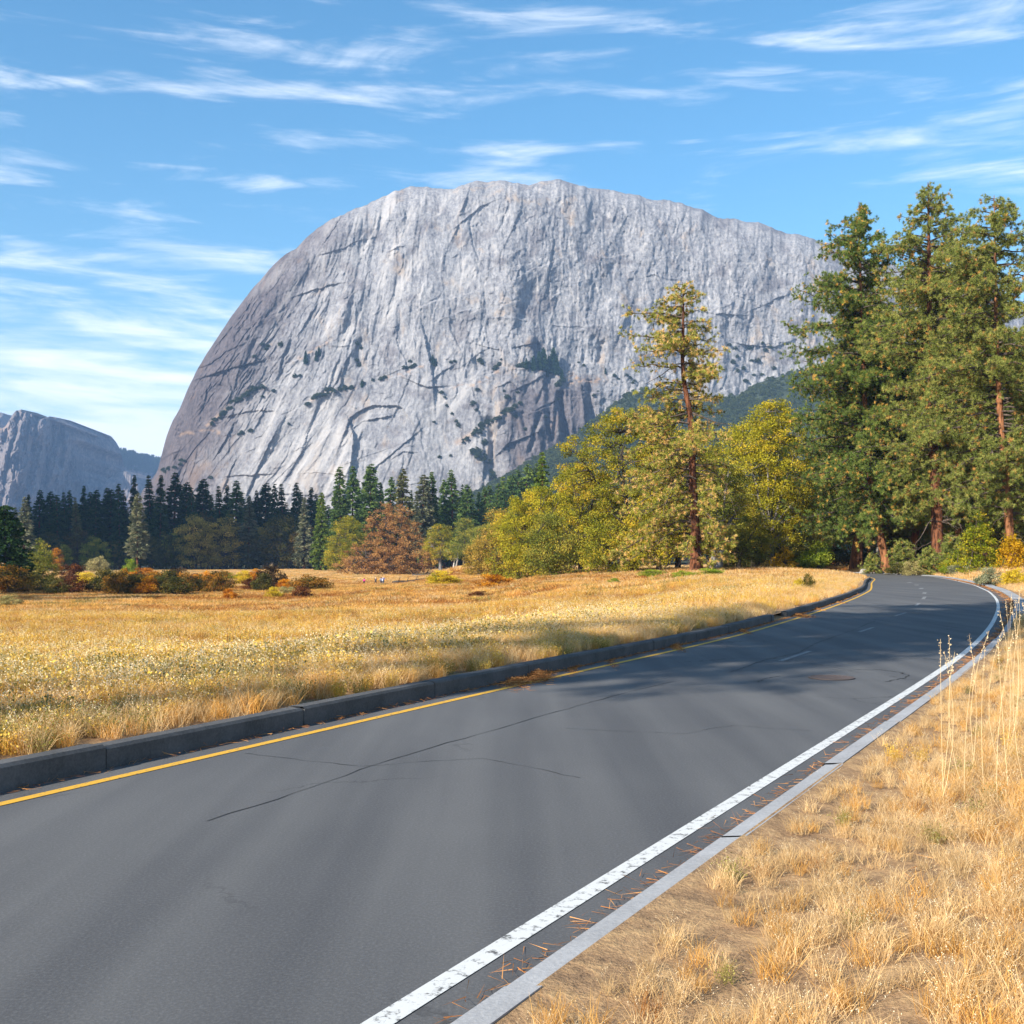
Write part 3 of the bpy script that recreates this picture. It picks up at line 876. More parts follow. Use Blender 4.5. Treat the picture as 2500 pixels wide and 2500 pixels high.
def conifer(h, R, seed, start=0.06, power=0.85, droop=0.30, wh=62, nb=6, card=0.8, gap=0.15, trunk_r=None, dense=1.0):
    """spire-shaped conifer for the middle distance: whorled drooping boughs of needle sprays"""
    r = np.random.default_rng(seed)
    tr = trunk_r or h * 0.012
    zt = np.linspace(0, 1, 9)
    lean = r.normal(0, 0.012, 2)
    path = np.stack([lean[0] * h * zt ** 2, lean[1] * h * zt ** 2, zt * h], -1)
    rad = tr * (1 - zt) ** 0.8 + 0.03
    rad[0] *= 1.3
    tv = [tubes(path, rad, 8)]
    P, T, tone = [], [], []
    cs, ds, ls = [], [], []
    bp, br = [], []
    for i in range(wh):
        t = (i + r.uniform(-.4, .4)) / wh
        t = min(max(t, 0), 0.995)
        z = start * h + t * h * (1 - start)
        base = np.array([np.interp(z, path[:, 2], path[:, 0]), np.interp(z, path[:, 2], path[:, 1]), z])
        Lm = R * ((1 - t) ** power) * min(1.0, 0.55 + t * 4) + 0.12
        for b in range(nb):
            if r.random() < gap:
                continue
            L = Lm * r.uniform(0.6, 1.12)
            az = r.uniform(0, 2 * np.pi)
            o = np.array([math.cos(az), math.sin(az), 0])
            m = max(3, int(L / 0.26 * dense))
            s = r.uniform(0.12, 1.0, m) ** 0.8
            s[0] = 1.0
            lift = r.uniform(0.0, 0.25)
            pos = base + o * (L * s)[:, None]
            pos[:, 2] += L * (lift * s - (droop + lift * 0.6) * s * s)
            pos += r.normal(0, 0.10 + 0.10 * L * 0.3, (m, 3)) * np.array([1, 1, 0.5])
            tn = r.uniform(0.15, 0.85)
            for k in range(3):
                d = unit(o * 0.8 + r.normal(0, 0.55, (m, 3)) + np.array([0, 0, -0.25]))
                cs.append(pos); ds.append(d); ls.append(r.uniform(0.6, 1.15, m) * card * (0.6 + 0.4 * min(1, L)))
                tone.append(np.clip(tn + r.normal(0, 0.14, m), 0, 1))
            if L > 1.2 and r.random() < 0.6:
                sp = np.linspace(0, 0.85, 4)
                q = base + o * (L * sp)[:, None]
                q[:, 2] += L * (lift * sp - (droop + lift * 0.6) * sp * sp)
                bp.append(q); br.append(np.linspace(0.05, 0.015, 4) * (0.6 + L * 0.15))
    c = np.concatenate(cs); d = np.concatenate(ds); l = np.concatenate(ls); tone = np.concatenate(tone)
    V, Fc = blades(c - d * 0.15, d, l, l * 0.5, r)
    if bp:
        tv.append(tubes(np.array(bp), np.array(br), 3))
    TV, TF = cat_geo(tv)
    return (TV, TF), (V, Fc, np.repeat(tone, 3))

def pine(path, rad, R, seed, zlo, nbr=150, tuft=14, nl=0.27, nw=0.045, sparse=1.0, droop=0.35, dead=0, limbs=None, gold=0.10, skew=(0, 0), one_side=None, power=1.0, tw=1.0):
    """long-needled pine close to the road: plated trunk, drooping limbs, brushes of needles at the twig ends"""
    r = np.random.default_rng(seed)
    path = np.asarray(path, float)
    zz = path[:, 2]
    h = zz[-1]
    zs = np.linspace(0, h, 26)
    tp = np.stack([np.interp(zs, zz, path[:, 0]), np.interp(zs, zz, path[:, 1]), zs], -1)
    k = np.array([.25, .5, .25])
    for c in (0, 1):
        tp[1:-1, c] = np.convolve(tp[:, c], k, 'valid')
    tr = np.interp(zs, rad[0], rad[1])
    TV, TF = tubes(tp, tr, 14)
    a = TV.reshape(26, 14, 3)
    a[:, :, :2] += (tp[:, None, :2] - a[:, :, :2]) * (0.10 * r.normal(size=(26, 14, 1)))
    tv = [(a.reshape(-1, 3), TF)]
    bp, br, tp2, tr2 = [], [], [], []
    cs, ds, tn = [], [], []
    for i in range(nbr):
        z = zlo + (h * 0.992 - zlo) * ((i + r.random()) / nbr)
        base = np.array([np.interp(z, zz, path[:, 0]), np.interp(z, zz, path[:, 1]), z])
        az = r.uniform(0, 2 * np.pi)
        o = np.array([math.cos(az), math.sin(az), 0.0])
        L = np.interp(z, R[0], R[1]) * r.uniform(0.55, 1.08)
        L *= 1 + skew[0] * o[0] + skew[1] * o[1]
        L = max(L, 0.3)
        t = (z - zlo) / (h - zlo)
        sp = np.linspace(0, 1, 7)
        up = r.uniform(0.05, 0.35) + 0.45 * max(0, t - 0.7)
        dr = droop * r.uniform(0.5, 1.5) * (1.25 - t) + up * 0.7
        q = base + o * (L * sp)[:, None]
        q[:, 2] += L * (up * sp - dr * sp ** 2 + 0.16 * sp ** 5)
        q[1:] += np.cumsum(r.normal(0, 0.030 * L, (6, 3)), 0)
        bp.append(q); br.append((0.045 + 0.011 * L) * (1 - 0.85 * sp) + 0.008)
        nt = max(4, int(L * 4.4 * sparse))
        for j in range(nt):
            s = r.uniform(0.14, 1.0) if j else 1.0
            c0 = np.array([np.interp(s, sp, q[:, a_]) for a_ in range(3)])
            td = unit(o * 0.75 + r.normal(0, 0.6, 3) + np.array([0, 0, -0.05]))
            tl = r.uniform(0.3, 0.9) * (0.5 + 0.14 * L) * tw
            qq = c0 + td * tl * np.linspace(0, 1, 3)[:, None] + np.array([0, 0, -0.10]) * (np.linspace(0, 1, 3) ** 2)[:, None]
            tp2.append(qq); tr2.append([0.018, 0.013, 0.008])
            for e in range(r.integers(2, 4)):
                f = 1.0 if e == 0 else r.uniform(0.35, 1.0)
                cs.append(qq[0] * (1 - f) + qq[2] * f + r.normal(0, 0.12, 3) * (e > 0)); ds.append(td)
                tn.append(r.uniform(0.10, 0.80) if r.random() > gold else r.uniform(0.88, 1.0))
    for i in range(dead):
        z = r.uniform(zlo * 0.35, zlo * 1.15)
        base = np.array([np.interp(z, zz, path[:, 0]), np.interp(z, zz, path[:, 1]), z])
        az = r.uniform(0, 2 * np.pi)
        o = np.array([math.cos(az), math.sin(az), 0.0])
        L = r.uniform(1.2, 3.6)
        sp = np.linspace(0, 1, 7)
        q = base + o * (L * sp)[:, None]
        q[:, 2] += L * (0.15 * sp - 0.55 * sp ** 2)
        q[1:] += np.cumsum(r.normal(0, 0.06 * L, (6, 3)), 0)
        bp.append(q); br.append(0.05 * (1 - 0.85 * sp) + 0.008)
    if limbs:
        for pts, r0 in limbs:
            P_ = np.asarray(pts, float)
            u = np.linspace(0, 1, len(P_)); uu = np.linspace(0, 1, 7)
            bp.append(np.stack([np.interp(uu, u, P_[:, a_]) for a_ in range(3)], -1)); br.append(r0 * (1 - 0.8 * uu))
            for e in range(7):
                s = r.uniform(0.4, 1)
                c0 = np.array([np.interp(s, u, P_[:, a_]) for a_ in range(3)])
                tp2.append(c0 + unit(r.normal(size=3) + [0, 0, -0.5]) * r.uniform(0.5, 1.2) * np.linspace(0, 1, 3)[:, None]); tr2.append([0.03, 0.02, 0.008])
    BV, BF = cat_geo([tubes(np.array(bp), np.array(br), 5), tubes(np.array(tp2), np.array(tr2), 3)])
    TV, TF = cat_geo(tv)
    cs = np.repeat(np.array(cs), tuft, 0); ds = np.repeat(np.array(ds), tuft, 0); tn = np.repeat(np.array(tn), tuft)
    n = len(cs)
    d = unit(ds * 0.55 + rdir(r, n) + np.array([0, 0, 0.12]))
    V, Fc = blades(cs, d, r.uniform(0.7, 1.15, n) * nl, nw, r)
    return (TV, TF), (V, Fc, np.repeat(np.clip(tn + r.normal(0, 0.05, n), 0, 1), 3)), (BV, BF)

def broadleaf(h, prof, seed, trunk_r=0.4, trunk_h=0.25, clumps=130, per=110, leaf=0.24, cr=0.75, nl=7, offs=None, lean=(0, 0), yr=1.0, flat=0.75, stems=1, shell=0.45, wander=0.12, holes=0.25, twig=True, aw=1.3):
    """broad crown of leaf clumps; prof = [(z fraction, left radius, right radius)] in metres"""
    r = np.random.default_rng(seed)
    pz = np.array([p[0] for p in prof]) * h
    pl = np.array([p[1] for p in prof]); pr = np.array([p[2] for p in prof])
    C = []
    tries = 0
    area = (pl + pr) ** aw + 0.05
    sx_, sz_ = r.uniform(0, 99, 2)
    while len(C) < clumps and tries < clumps * 40:
        tries += 1
        z = r.uniform(pz[0], pz[-1])
        if r.random() > np.interp(z, pz, area) / area.max():
            continue
        a = r.uniform(0, 2 * np.pi)
        u = r.random() ** shell
        rl = np.interp(z, pz, pl) if math.cos(a) < 0 else np.interp(z, pz, pr)
        x = math.cos(a) * rl * u; y = math.sin(a) * 0.5 * (np.interp(z, pz, pl) + np.interp(z, pz, pr)) * u * yr
        if noise(np.array([x / (h * .16) + sx_]), np.array([z / (h * .13) + y / (h * .2) + sz_]), seed)[0] < -0.5 + holes:
            if r.random() < 0.85:
                continue
        C.append((x, y, z))
    C = np.array(C)
    th = trunk_h * h
    tz = np.linspace(0, 1, 8)
    top = np.array([lean[0], lean[1], th])
    tv = []
    tops = []
    for s_ in range(stems):
        bo = np.array([0, 0, 0]) if stems == 1 else np.array([*r.normal(0, trunk_r * 2.2, 2), 0])
        tpz = top + (np.array([0, 0, 0]) if stems == 1 else np.array([*r.normal(0, h * 0.10, 2), 0]))
        p = bo + (tpz - bo) * tz[:, None] + np.stack([0.25 * trunk_r * np.sin(tz * 5 + s_), 0.25 * trunk_r * np.cos(tz * 4), 0 * tz], -1) * tz[:, None]
        rr = trunk_r * (1.25 - 0.5 * tz); rr[0] *= 1.25
        tv.append(tubes(p, rr, 9 if trunk_r > .1 else 5)); tops.append(p[-1])
    # main limbs to spread-out clumps
    ids = [int(r.integers(len(C)))]
    dm = np.linalg.norm(C - C[ids[0]], axis=1)
    for _ in range(nl - 1):
        ids.append(int(np.argmax(dm))); dm = np.minimum(dm, np.linalg.norm(C - C[ids[-1]], axis=1))
    u = np.linspace(0, 1, 9)
    LP, LR = [], []
    for i, q in enumerate(ids):
        st = tops[i % len(tops)].copy()
        st[2] *= r.uniform(0.7, 1.0)
        e = C[q] * np.array([0.88, 0.88, 1]) - np.array([0, 0, 0.04 * h])
        mid = st * 0.5 + e * 0.5; mid[2] += (0.10 * h if e[2] > th * 0.8 else 0.16 * h) * r.uniform(0.3, 1.1)
        p = st * ((1 - u) ** 2)[:, None] + mid * (2 * u * (1 - u))[:, None] + e * (u ** 2)[:, None]
        p[1:] += np.cumsum(r.normal(0, wander * 0.05 * h, (8, 3)), 0) * 0.5
        LP.append(p); LR.append(trunk_r * 0.62 * (1 - u) ** 0.9 + 0.02)
    LP = np.array(LP)
    tv.append(tubes(LP, np.array(LR), 6))
    if twig:
        flatp = LP[:, 2:].reshape(-1, 3)
        bp = []
        for c in C:
            dd = np.linalg.norm(flatp - c, axis=1) + 0.6 * np.maximum(0, flatp[:, 2] - c[2])
            s0 = flatp[int(np.argmin(dd))]
            u4 = np.linspace(0, 1, 5)
            mid = (s0 + c) / 2 + np.array([0, 0, 0.08 * np.linalg.norm(c - s0)]) + r.normal(0, 0.06 * np.linalg.norm(c - s0) + .01, 3)
            bp.append(s0 * ((1 - u4) ** 2)[:, None] + mid * (2 * u4 * (1 - u4))[:, None] + c * (u4 ** 2)[:, None])
        tv.append(tubes(np.array(bp), np.tile(np.linspace(1, 0.3, 5) * max(0.012, trunk_r * 0.15), (len(bp), 1)), 4))
    TV, TF = cat_geo(tv)
    nC = len(C)
    ct = r.uniform(0.12, 0.88, nC)
    sub = np.repeat(C, per, 0)
    tn = np.repeat(ct, per)
    sc = np.repeat(r.uniform(0.7, 1.25, nC), per) * cr
    g = rdir(r, len(sub)) * (r.random(len(sub)) ** 0.45)[:, None]
    pos = sub + g * sc[:, None] * np.array([1.25, 1.25, flat]) * 1.5
    pos[:, 2] = np.maximum(pos[:, 2], 0.05)
    V, Fc = leaves(pos, r.uniform(0.6, 1.25, len(pos)) * leaf, r)
    return (TV, TF), (V, Fc, np.repeat(np.clip(tn + r.normal(0, 0.12, len(tn)), 0, 1), 4))

def make(name, geo, mt, mc):
    (TV, TF), (CV, CF, tone) = geo[:2]
    if len(geo) > 2:
        return (mesh(name + '_trunk', TV, [TF], mt, True), mesh(name + '_crown', CV, [CF], mc, False, {'tone': tone}), mesh(name + '_branches', geo[2][0], [geo[2][1]], B_BRANCH, True))
    return (mesh(name + '_trunk', TV, [TF], mt, True), mesh(name + '_crown', CV, [CF], mc, False, {'tone': tone}))
def place(name, proto, loc, label, cat='tree', group=None, sc=1.0, rot=0.0, crown_mat=None, tnames=('trunk', 'crown', 'branches'), trunk_mat=None):
    e = bpy.data.objects.new(name, None)
    COL.objects.link(e)
    e.location = loc
    e.rotation_euler = (0, 0, rot)
    e.scale = (sc, sc, sc) if isinstance(sc, (int, float)) else sc
    e.empty_display_size = 0.5
    tag(e, label, cat, group)
    for nm, me, mo in zip(tnames, proto, (trunk_mat, crown_mat, None)):
        o = bpy.data.objects.new(nm, me)
        COL.objects.link(o)
        o.parent = e
        if mo:
            o.material_slots[0].link = 'OBJECT'
            o.material_slots[0].material = mo
    return e
def stand(x, Y):
    """ground point Y metres ahead at photo column x"""
    X = (x - CX) / F * Y
    return np.array([X, Y, float(ground(np.array([X]), np.array([float(Y)]))[0])])
def px2m(p, Y):
    return p / F * Y

# foliage and bark
PINE_C = [(0.0, (0.075, 0.105, 0.022)), (0.35, (0.21, 0.25, 0.056)), (0.7, (0.37, 0.38, 0.095)), (0.86, (0.48, 0.44, 0.13)), (0.92, (0.60, 0.30, 0.07)), (1.0, (0.66, 0.36, 0.11))]
L_PINE = leaf_mat('pine_needles', PINE_C, 0.25)
L_PINEG = leaf_mat('deep_pine_needles', [(0.0, (0.052, 0.094, 0.022)), (0.35, (0.145, 0.221, 0.045)), (0.7, (0.267, 0.328, 0.076)), (0.86, (0.412, 0.412, 0.099)), (0.92, (0.860, 0.458, 0.091)), (1.0, (0.860, 0.549, 0.137))], 0.25)
L_PINEY = leaf_mat('yellowing_pine_needles', [(0.0, (0.099, 0.111, 0.019)), (0.35, (0.262, 0.282, 0.047)), (0.7, (0.445, 0.420, 0.081)), (0.86, (0.603, 0.472, 0.118)), (0.92, (0.740, 0.433, 0.131)), (1.0, (0.740, 0.525, 0.224))], 0.3)
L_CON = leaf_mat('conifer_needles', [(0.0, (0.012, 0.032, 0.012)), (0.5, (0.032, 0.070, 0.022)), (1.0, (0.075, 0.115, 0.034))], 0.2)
L_CONL = leaf_mat('lit_conifer_needles', [(0.0, (0.039, 0.078, 0.021)), (0.5, (0.098, 0.163, 0.042)), (1.0, (0.195, 0.254, 0.065))], 0.25)  # lighter copy of the conifer needles, sunlight put into the colour
L_CONB = leaf_mat('brown_green_conifer_needles', [(0.0, (0.058, 0.065, 0.021)), (0.5, (0.150, 0.156, 0.044)), (1.0, (0.312, 0.247, 0.098))], 0.25)
L_CONG = leaf_mat('grey_green_conifer_needles', [(0.0, (0.058, 0.072, 0.039)), (0.5, (0.169, 0.182, 0.098)), (1.0, (0.351, 0.325, 0.189))], 0.25)
L_CED = leaf_mat('cedar_sprays', [(0.0, (0.058, 0.104, 0.018)), (0.5, (0.150, 0.221, 0.036)), (1.0, (0.286, 0.325, 0.058))], 0.3)
L_OAKY = leaf_mat('yellow_oak_leaves', [(0.0, (0.125, 0.135, 0.014)), (0.4, (0.34, 0.31, 0.024)), (0.75, (0.52, 0.44, 0.034)), (1.0, (0.70, 0.46, 0.04))], 0.4)
L_OAKG = leaf_mat('yellow_green_oak_leaves', [(0.0, (0.095, 0.108, 0.014)), (0.4, (0.25, 0.25, 0.026)), (0.75, (0.44, 0.37, 0.036)), (1.0, (0.66, 0.40, 0.04))], 0.4)
L_RUSTO = leaf_mat('rust_olive_leaves', [(0.0, (0.06, 0.045, 0.012)), (0.4, (0.16, 0.11, 0.022)), (0.75, (0.36, 0.17, 0.025)), (1.0, (0.56, 0.24, 0.03))], 0.35)
L_RIDGE_LIT = leaf_mat('lit_ridge_needles', [(0, (.04, .065, .03)), (.5, (.09, .12, .05)), (1, (.17, .19, .08))], .2)  # needle colour brightened so the crest trees look sunlit
L_OAKO = leaf_mat('green_oak_leaves', [(0.0, (0.090, 0.114, 0.022)), (0.4, (0.212, 0.235, 0.039)), (0.75, (0.374, 0.340, 0.055)), (1.0, (0.617, 0.439, 0.065))], 0.35)
L_OAKB = leaf_mat('browning_oak_leaves', [(0.0, (0.147, 0.114, 0.026)), (0.4, (0.357, 0.260, 0.048)), (0.75, (0.585, 0.390, 0.073)), (1.0, (0.812, 0.487, 0.114))], 0.35)
L_ELM = leaf_mat('rust_elm_leaves', [(0.0, (0.20, 0.092, 0.040)), (0.4, (0.39, 0.195, 0.070)), (0.8, (0.56, 0.30, 0.105)), (1.0, (0.62, 0.36, 0.13))], 0.3)
L_OAKD = leaf_mat('shade_oak_leaves', [(0.0, (0.05, 0.042, 0.014)), (0.4, (0.11, 0.085, 0.024)), (0.75, (0.19, 0.125, 0.032)), (1.0, (0.27, 0.16, 0.04))], 0.3)  # oak leaves dulled, forest shade put into their colour
L_ORA = leaf_mat('orange_shrub_leaves', [(0.0, (0.208, 0.072, 0.010)), (0.5, (0.598, 0.221, 0.016)), (1.0, (0.860, 0.429, 0.029))], 0.4)
L_YEL = leaf_mat('yellow_shrub_leaves', [(0.0, (0.260, 0.182, 0.016)), (0.5, (0.650, 0.468, 0.029)), (1.0, (0.860, 0.650, 0.065))], 0.4)
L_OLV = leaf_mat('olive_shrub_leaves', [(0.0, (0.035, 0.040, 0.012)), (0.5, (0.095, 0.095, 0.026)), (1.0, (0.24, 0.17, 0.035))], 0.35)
L_RED = leaf_mat('dark_red_shrub_leaves', [(0.0, (0.055, 0.022, 0.012)), (0.5, (0.14, 0.050, 0.022)), (1.0, (0.26, 0.10, 0.03))], 0.3)
L_BRN = leaf_mat('dark_brown_shrub_leaves', [(0.0, (0.030, 0.020, 0.012)), (0.5, (0.080, 0.052, 0.026)), (1.0, (0.17, 0.10, 0.04))], 0.3)
L_LGR = leaf_mat('fresh_green_leaves', [(0.0, (0.098, 0.156, 0.018)), (0.5, (0.273, 0.364, 0.036)), (1.0, (0.520, 0.546, 0.065))], 0.45)
L_SAGE = leaf_mat('sage_leaves', [(0.0, (0.098, 0.111, 0.058)), (0.5, (0.221, 0.234, 0.130)), (1.0, (0.390, 0.377, 0.221))], 0.3)
L_PALE = leaf_mat('pale_straw_leaves', [(0.0, (0.20, 0.17, 0.06)), (0.5, (0.40, 0.34, 0.13)), (1.0, (0.62, 0.52, 0.24))], 0.35)
B_PINE = bark_mat('red_pine_bark', (0.030, 0.014, 0.009), (0.21, 0.085, 0.042), 3.2, 0.22)
B_PINEO = bark_mat('orange_pine_bark', (0.07, 0.030, 0.015), (0.34, 0.15, 0.068), 3.2, 0.22)
B_GREY = bark_mat('grey_bark', (0.045, 0.040, 0.036), (0.26, 0.235, 0.21), 3.6, 0.2)
B_BRANCH = bark_mat('branch_bark', (0.035, 0.026, 0.021), (0.15, 0.115, 0.092), 5.0, 0.3)
B_DARK = bark_mat('dark_bark', (0.025, 0.020, 0.017), (0.12, 0.095, 0.075), 3.0, 0.2)
# ------------------------------------------------------------------ the pines beside the road
def loc_path(pts, bx, by, s):
    return [((x - bx) / s, dy, (by - y) / s) for x, y, dy in pts]
G_PINE = 'tall pines at the right of the road'
s_ = F / 135
path = loc_path([(1700, 1408, 0), (1697, 1300, 0), (1691, 1180, .3), (1692, 1080, .5), (1687, 1010, .5), (1670, 930, .3), (1665, 870, 0), (1668, 820, 0), (1669, 745, .1), (1667, 690, .1)], 1700, 1400, s_)
limbs = [([(-0.1, -.5, 11.4), (-1.4, -1.2, 11.9), (-2.6, -1.6, 11.2), (-3.6, -1.8, 9.4), (-4.3, -1.9, 7.6)], .14),
         ([(-.5, 0, 19.5), (0.8, -.6, 18.9), (2.3, -.9, 18.2), (4.0, -1, 18.0)], .12), ([(-.9, 0, 25.6), (-2.6, -.4, 25.4), (-4.4, -.6, 24.0), (-6.4, -.8, 22.9)], .10),
         ([(.2, 0, 12.5), (1.6, -.8, 12.4), (3.0, -1.2, 11.4), (3.8, -1.3, 9.6), (4.6, -1.3, 7.0)], .08), ([(0, -.3, 14.5), (-1.6, -1, 14.6), (-2.6, -1.4, 13.6)], .13)]
geo = pine(path, ([0, 1.2, 5, 11, 15, 23, 30, 35.5], [.92, .70, .60, .46, .38, .30, .16, .04]), ([1.5, 5, 12, 18, 22, 26, 30, 33, 35.5], [6.4, 7.4, 7.0, 6.0, 5.0, 6.2, 6.0, 4.0, .6]), 11, 2.2,
           nbr=150, tuft=17, nl=.38, nw=.065, sparse=1.05, droop=.42, dead=12, limbs=limbs, gold=.30, skew=(-.26, -.1))
place('pine_tree', make('road_pine', geo, B_PINE, L_PINEY), stand(1700, 135), 'tall sparse pine with red bark and yellowing needles standing alone before the oaks', 'pine tree', G_PINE)

s_ = F / 150
path = loc_path([(2167, 1396, 0), (2157, 1330, 0), (2141, 1270, 0), (2126, 1150, .3), (2113, 950, .5), (2106, 800, .5), (2100, 480, .5)], 2165, 1388, s_)
geoF = pine(path, ([0, 1.5, 6, 15, 30, 50], [.78, .60, .50, .40, .26, .04]), ([3, 7, 12, 20, 28, 36, 44, 50], [5.2, 8.6, 9.8, 9.2, 8.4, 7.2, 5.0, .5]), 21, 6.2, nbr=260, tuft=24, nl=.37, nw=.054, sparse=1.25, droop=.30, dead=5, gold=.10, skew=(-.30, -.2))
protoF = make('leaning_pine', geoF, B_PINEO, L_PINEG)
place('pine_tree', protoF, stand(2165, 150), 'big green pine whose orange trunk leans at the bend of the road', 'pine tree', G_PINE)

s_ = F / 135
path = loc_path([(2291, 1392, 0), (2288, 1250, 0), (2281, 1100, .2), (2276, 900, .3), (2272, 780, .3), (2268, 430, .3)], 2290, 1381, s_)
limbs = [([(.4, -.6, 6.1), (1.3, -1, 6.35), (1.9, -1.2, 6.2), (2.35, -1.3, 5.2), (2.75, -1.3, 4.3), (2.6, -1.25, 3.6), (2.75, -1.3, 3.0)], .12),
         ([(-.3, -.6, 6.0), (-1.1, -1, 6.4), (-2.0, -1.3, 5.4), (-2.4, -1.4, 4.2), (-3.3, -1.4, 3.6), (-3.2, -1.4, 2.0)], .10),
         ([(-.6, -.5, 14.6), (-1.8, -.9, 14.9), (-3.2, -1.1, 14.2)], .12), ([(-.5, -.5, 14.2), (.9, -1, 13.8), (1.9, -1.2, 12.6), (2.3, -1.2, 11.6)], .10)]
geoG = pine(path, ([0, 1.2, 5, 12, 24, 36, 47.5], [1.02, .80, .70, .58, .42, .26, .04]), ([6, 10, 16, 24, 32, 40, 47.5], [3.4, 6.0, 7.2, 7.6, 7.2, 5.8, .5]), 31, 8.0, nbr=200, tuft=24, nl=.37, nw=.054, sparse=1.2, droop=.34, dead=16, limbs=limbs, gold=.10, skew=(-.05, -.2))
protoG = make('straight_pine', geoG, B_PINE, L_PINE)
place('pine_tree', protoG, stand(2290, 135), 'thick straight pine with bare arching dead limbs low on its trunk', 'pine tree', G_PINE)

s_ = F / 115
path = loc_path([(2471, 1392, 0), (2464, 1260, 0), (2456, 1160, 0), (2447, 1060, .2), (2441, 950, .3), (2436, 820, .3), (2430, 470, .3)], 2470, 1384, s_)
geoH = pine(path, ([0, 1.2, 6, 14, 24, 39], [.62, .46, .40, .33, .22, .03]), ([4, 8, 14, 20, 28, 34, 39], [3.6, 6.0, 7.2, 7.4, 6.6, 4.6, .5]), 41, 5.2, nbr=200, tuft=24, nl=.35, nw=.05, sparse=1.25, droop=.36, dead=12, gold=.07, skew=(-.1, -.1))
protoH = make('slim_pine', geoH, B_PINEO, L_PINE)
place('pine_tree', protoH, stand(2470, 115), 'slim pine with an orange trunk at the right edge of the picture', 'pine tree', G_PINE)
# a low bough of young pine and others behind
for x, Y, pr, sc, rot, lab in ((2082, 166, protoF, .86, 1.9, 'green pine behind and left of the leaning orange pine'),
                          (2098, 178, protoH, 1.15, 4.2, 'pine with a brown trunk close behind the left-hand pine of the bend'),
                          (2148, 160, protoG, .80, 2.6, 'pine with a grey trunk close behind the leaning orange pine'),
                          (2222, 158, protoF, .92, 3.5, 'dense pine in the gap right of the leaning orange pine'),
                          (2350, 150, protoF, .90, 0.6, 'dense pine between the thick pine and the slim pine'),
                          (2405, 142, protoG, .88, 4.9, 'pine just behind the slim pine at the right'),
                          (2530, 128, protoF, .80, 2.2, 'pine cut by the right edge of the picture behind the slim pine')):
    place('pine_tree', pr, stand(x, Y), lab, 'pine tree', G_PINE, sc, rot, crown_mat=L_PINEG if pr is not protoF else L_PINE, trunk_mat=B_GREY if 'grey' in lab else None)
for i, (x, Y) in enumerate(((1930, 215), (1985, 200), (2035, 210), (2120, 205), (2190, 215), (2260, 200), (2310, 190), (2385, 185), (2440, 170), (2500, 165), (2570, 150), (2630, 140), (1860, 235), (1790, 240), (2470, 205), (2340, 220))):
    place('pine_tree', (protoF, protoG, protoH)[i % 3], stand(x, Y), 'dark pine in the wood behind the roadside pines', 'pine tree', 'pines in the wood behind the roadside', (.78, .82, .95)[i % 3] * (0.85 + 0.2 * ((i * 37) % 10) / 10) * (0.62 if x < 2000 else 1), i * 1.3, crown_mat=L_PINEG)
# pines standing left of and behind the camera: their shadows band the road
path = [(0, 0, 0), (.2, 0, 15), (-.2, .2, 30), (0, 0, 46)]
geoT = pine(path, ([0, 2, 10, 30, 46], [.75, .55, .45, .3, .04]), ([27, 30, 36, 42, 46], [3.2, 4.6, 4.4, 2.8, .4]), 45, 27.5, nbr=130, tuft=14, nl=.33, nw=.07, sparse=1.0, droop=.3, dead=4, gold=.08)
protoT = make('high_crowned_pine', geoT, B_PINE, L_PINE)
for x, y, sc, rot in ((-23.0, 0.0, 1.0, 0.4), (-17.8, 0.3, .70, 2.2), (-19.5, 1.0, .86, 3.4), (-23.0, -6.7, .80, 5.0)):
    place('pine_tree', protoT, (x, y, float(ground(np.array([x]), np.array([y]))[0])), 'high-crowned pine left of the camera that throws shade bands across the road', 'pine tree', 'pines left of the camera', sc, rot)
for x, y, sc, rot, pr in ((-98.0, 146.0, .72, 0.4, protoF), (-90.0, 131.0, .70, 2.0, protoG), (-83.0, 117.0, .62, 4.0, protoF), (-108.0, 161.0, .74, 1.1, protoF)):
    place('pine_tree', pr, (x, y, float(ground(np.array([x]), np.array([y]))[0])), 'pine left of the picture that shades the meadow shrubs', 'pine tree', 'pines left of the picture', sc, rot, crown_mat=L_PINE)

# ------------------------------------------------------------------ oaks and cedar between meadow and road
G_OAK = 'oaks along the far side of the meadow'
def oak(x, Y, h, prof, seed, mat, lab, bark=None, **kw):
    kw['clumps'] = int(kw['clumps'] * 1.3); kw['per'] = int(kw['per'] * 1.15)
    g = broadleaf(h, [(a_, b_ * 1.15, c_ * 1.15) for a_, b_, c_ in prof], seed, **kw)
    return place('oak_tree', make('oak', g, bark or B_GREY, mat), stand(x, Y), lab, 'oak tree', G_OAK)
oak(1550, 165, 24.6, [(.10, 4, 3.5), (.30, 8, 6), (.55, 10.5, 6), (.78, 9.5, 5.6), (.92, 6, 4), (1, 2, 1.5)], 51, L_OAKG, 'largest yellow-green oak left of the sparse pine, its limb reaching left', B_DARK,
    trunk_r=.55, clumps=330, per=105, leaf=.29, cr=.66, nl=12, holes=.30, lean=(-.6, 0))
oak(1418, 178, 17.2, [(.10, 4, 3.5), (.35, 6.6, 5.5), (.65, 7, 5.5), (.88, 4.5, 4), (1, 1.5, 1.5)], 52, L_OAKY, 'yellow oak left of the largest oak, rounded and full to the ground', B_DARK, trunk_r=.42, clumps=210, per=100, leaf=.29, cr=.68, holes=.28)
oak(1312, 188, 15.8, [(.10, 3.5, 3.5), (.35, 5.2, 5.2), (.65, 5.4, 5), (.88, 3.5, 3.5), (1, 1.2, 1.2)], 53, L_OAKY, 'golden yellow oak under the tip of the cedar', B_DARK, trunk_r=.36, clumps=170, per=100, leaf=.29, cr=.68, holes=.28)
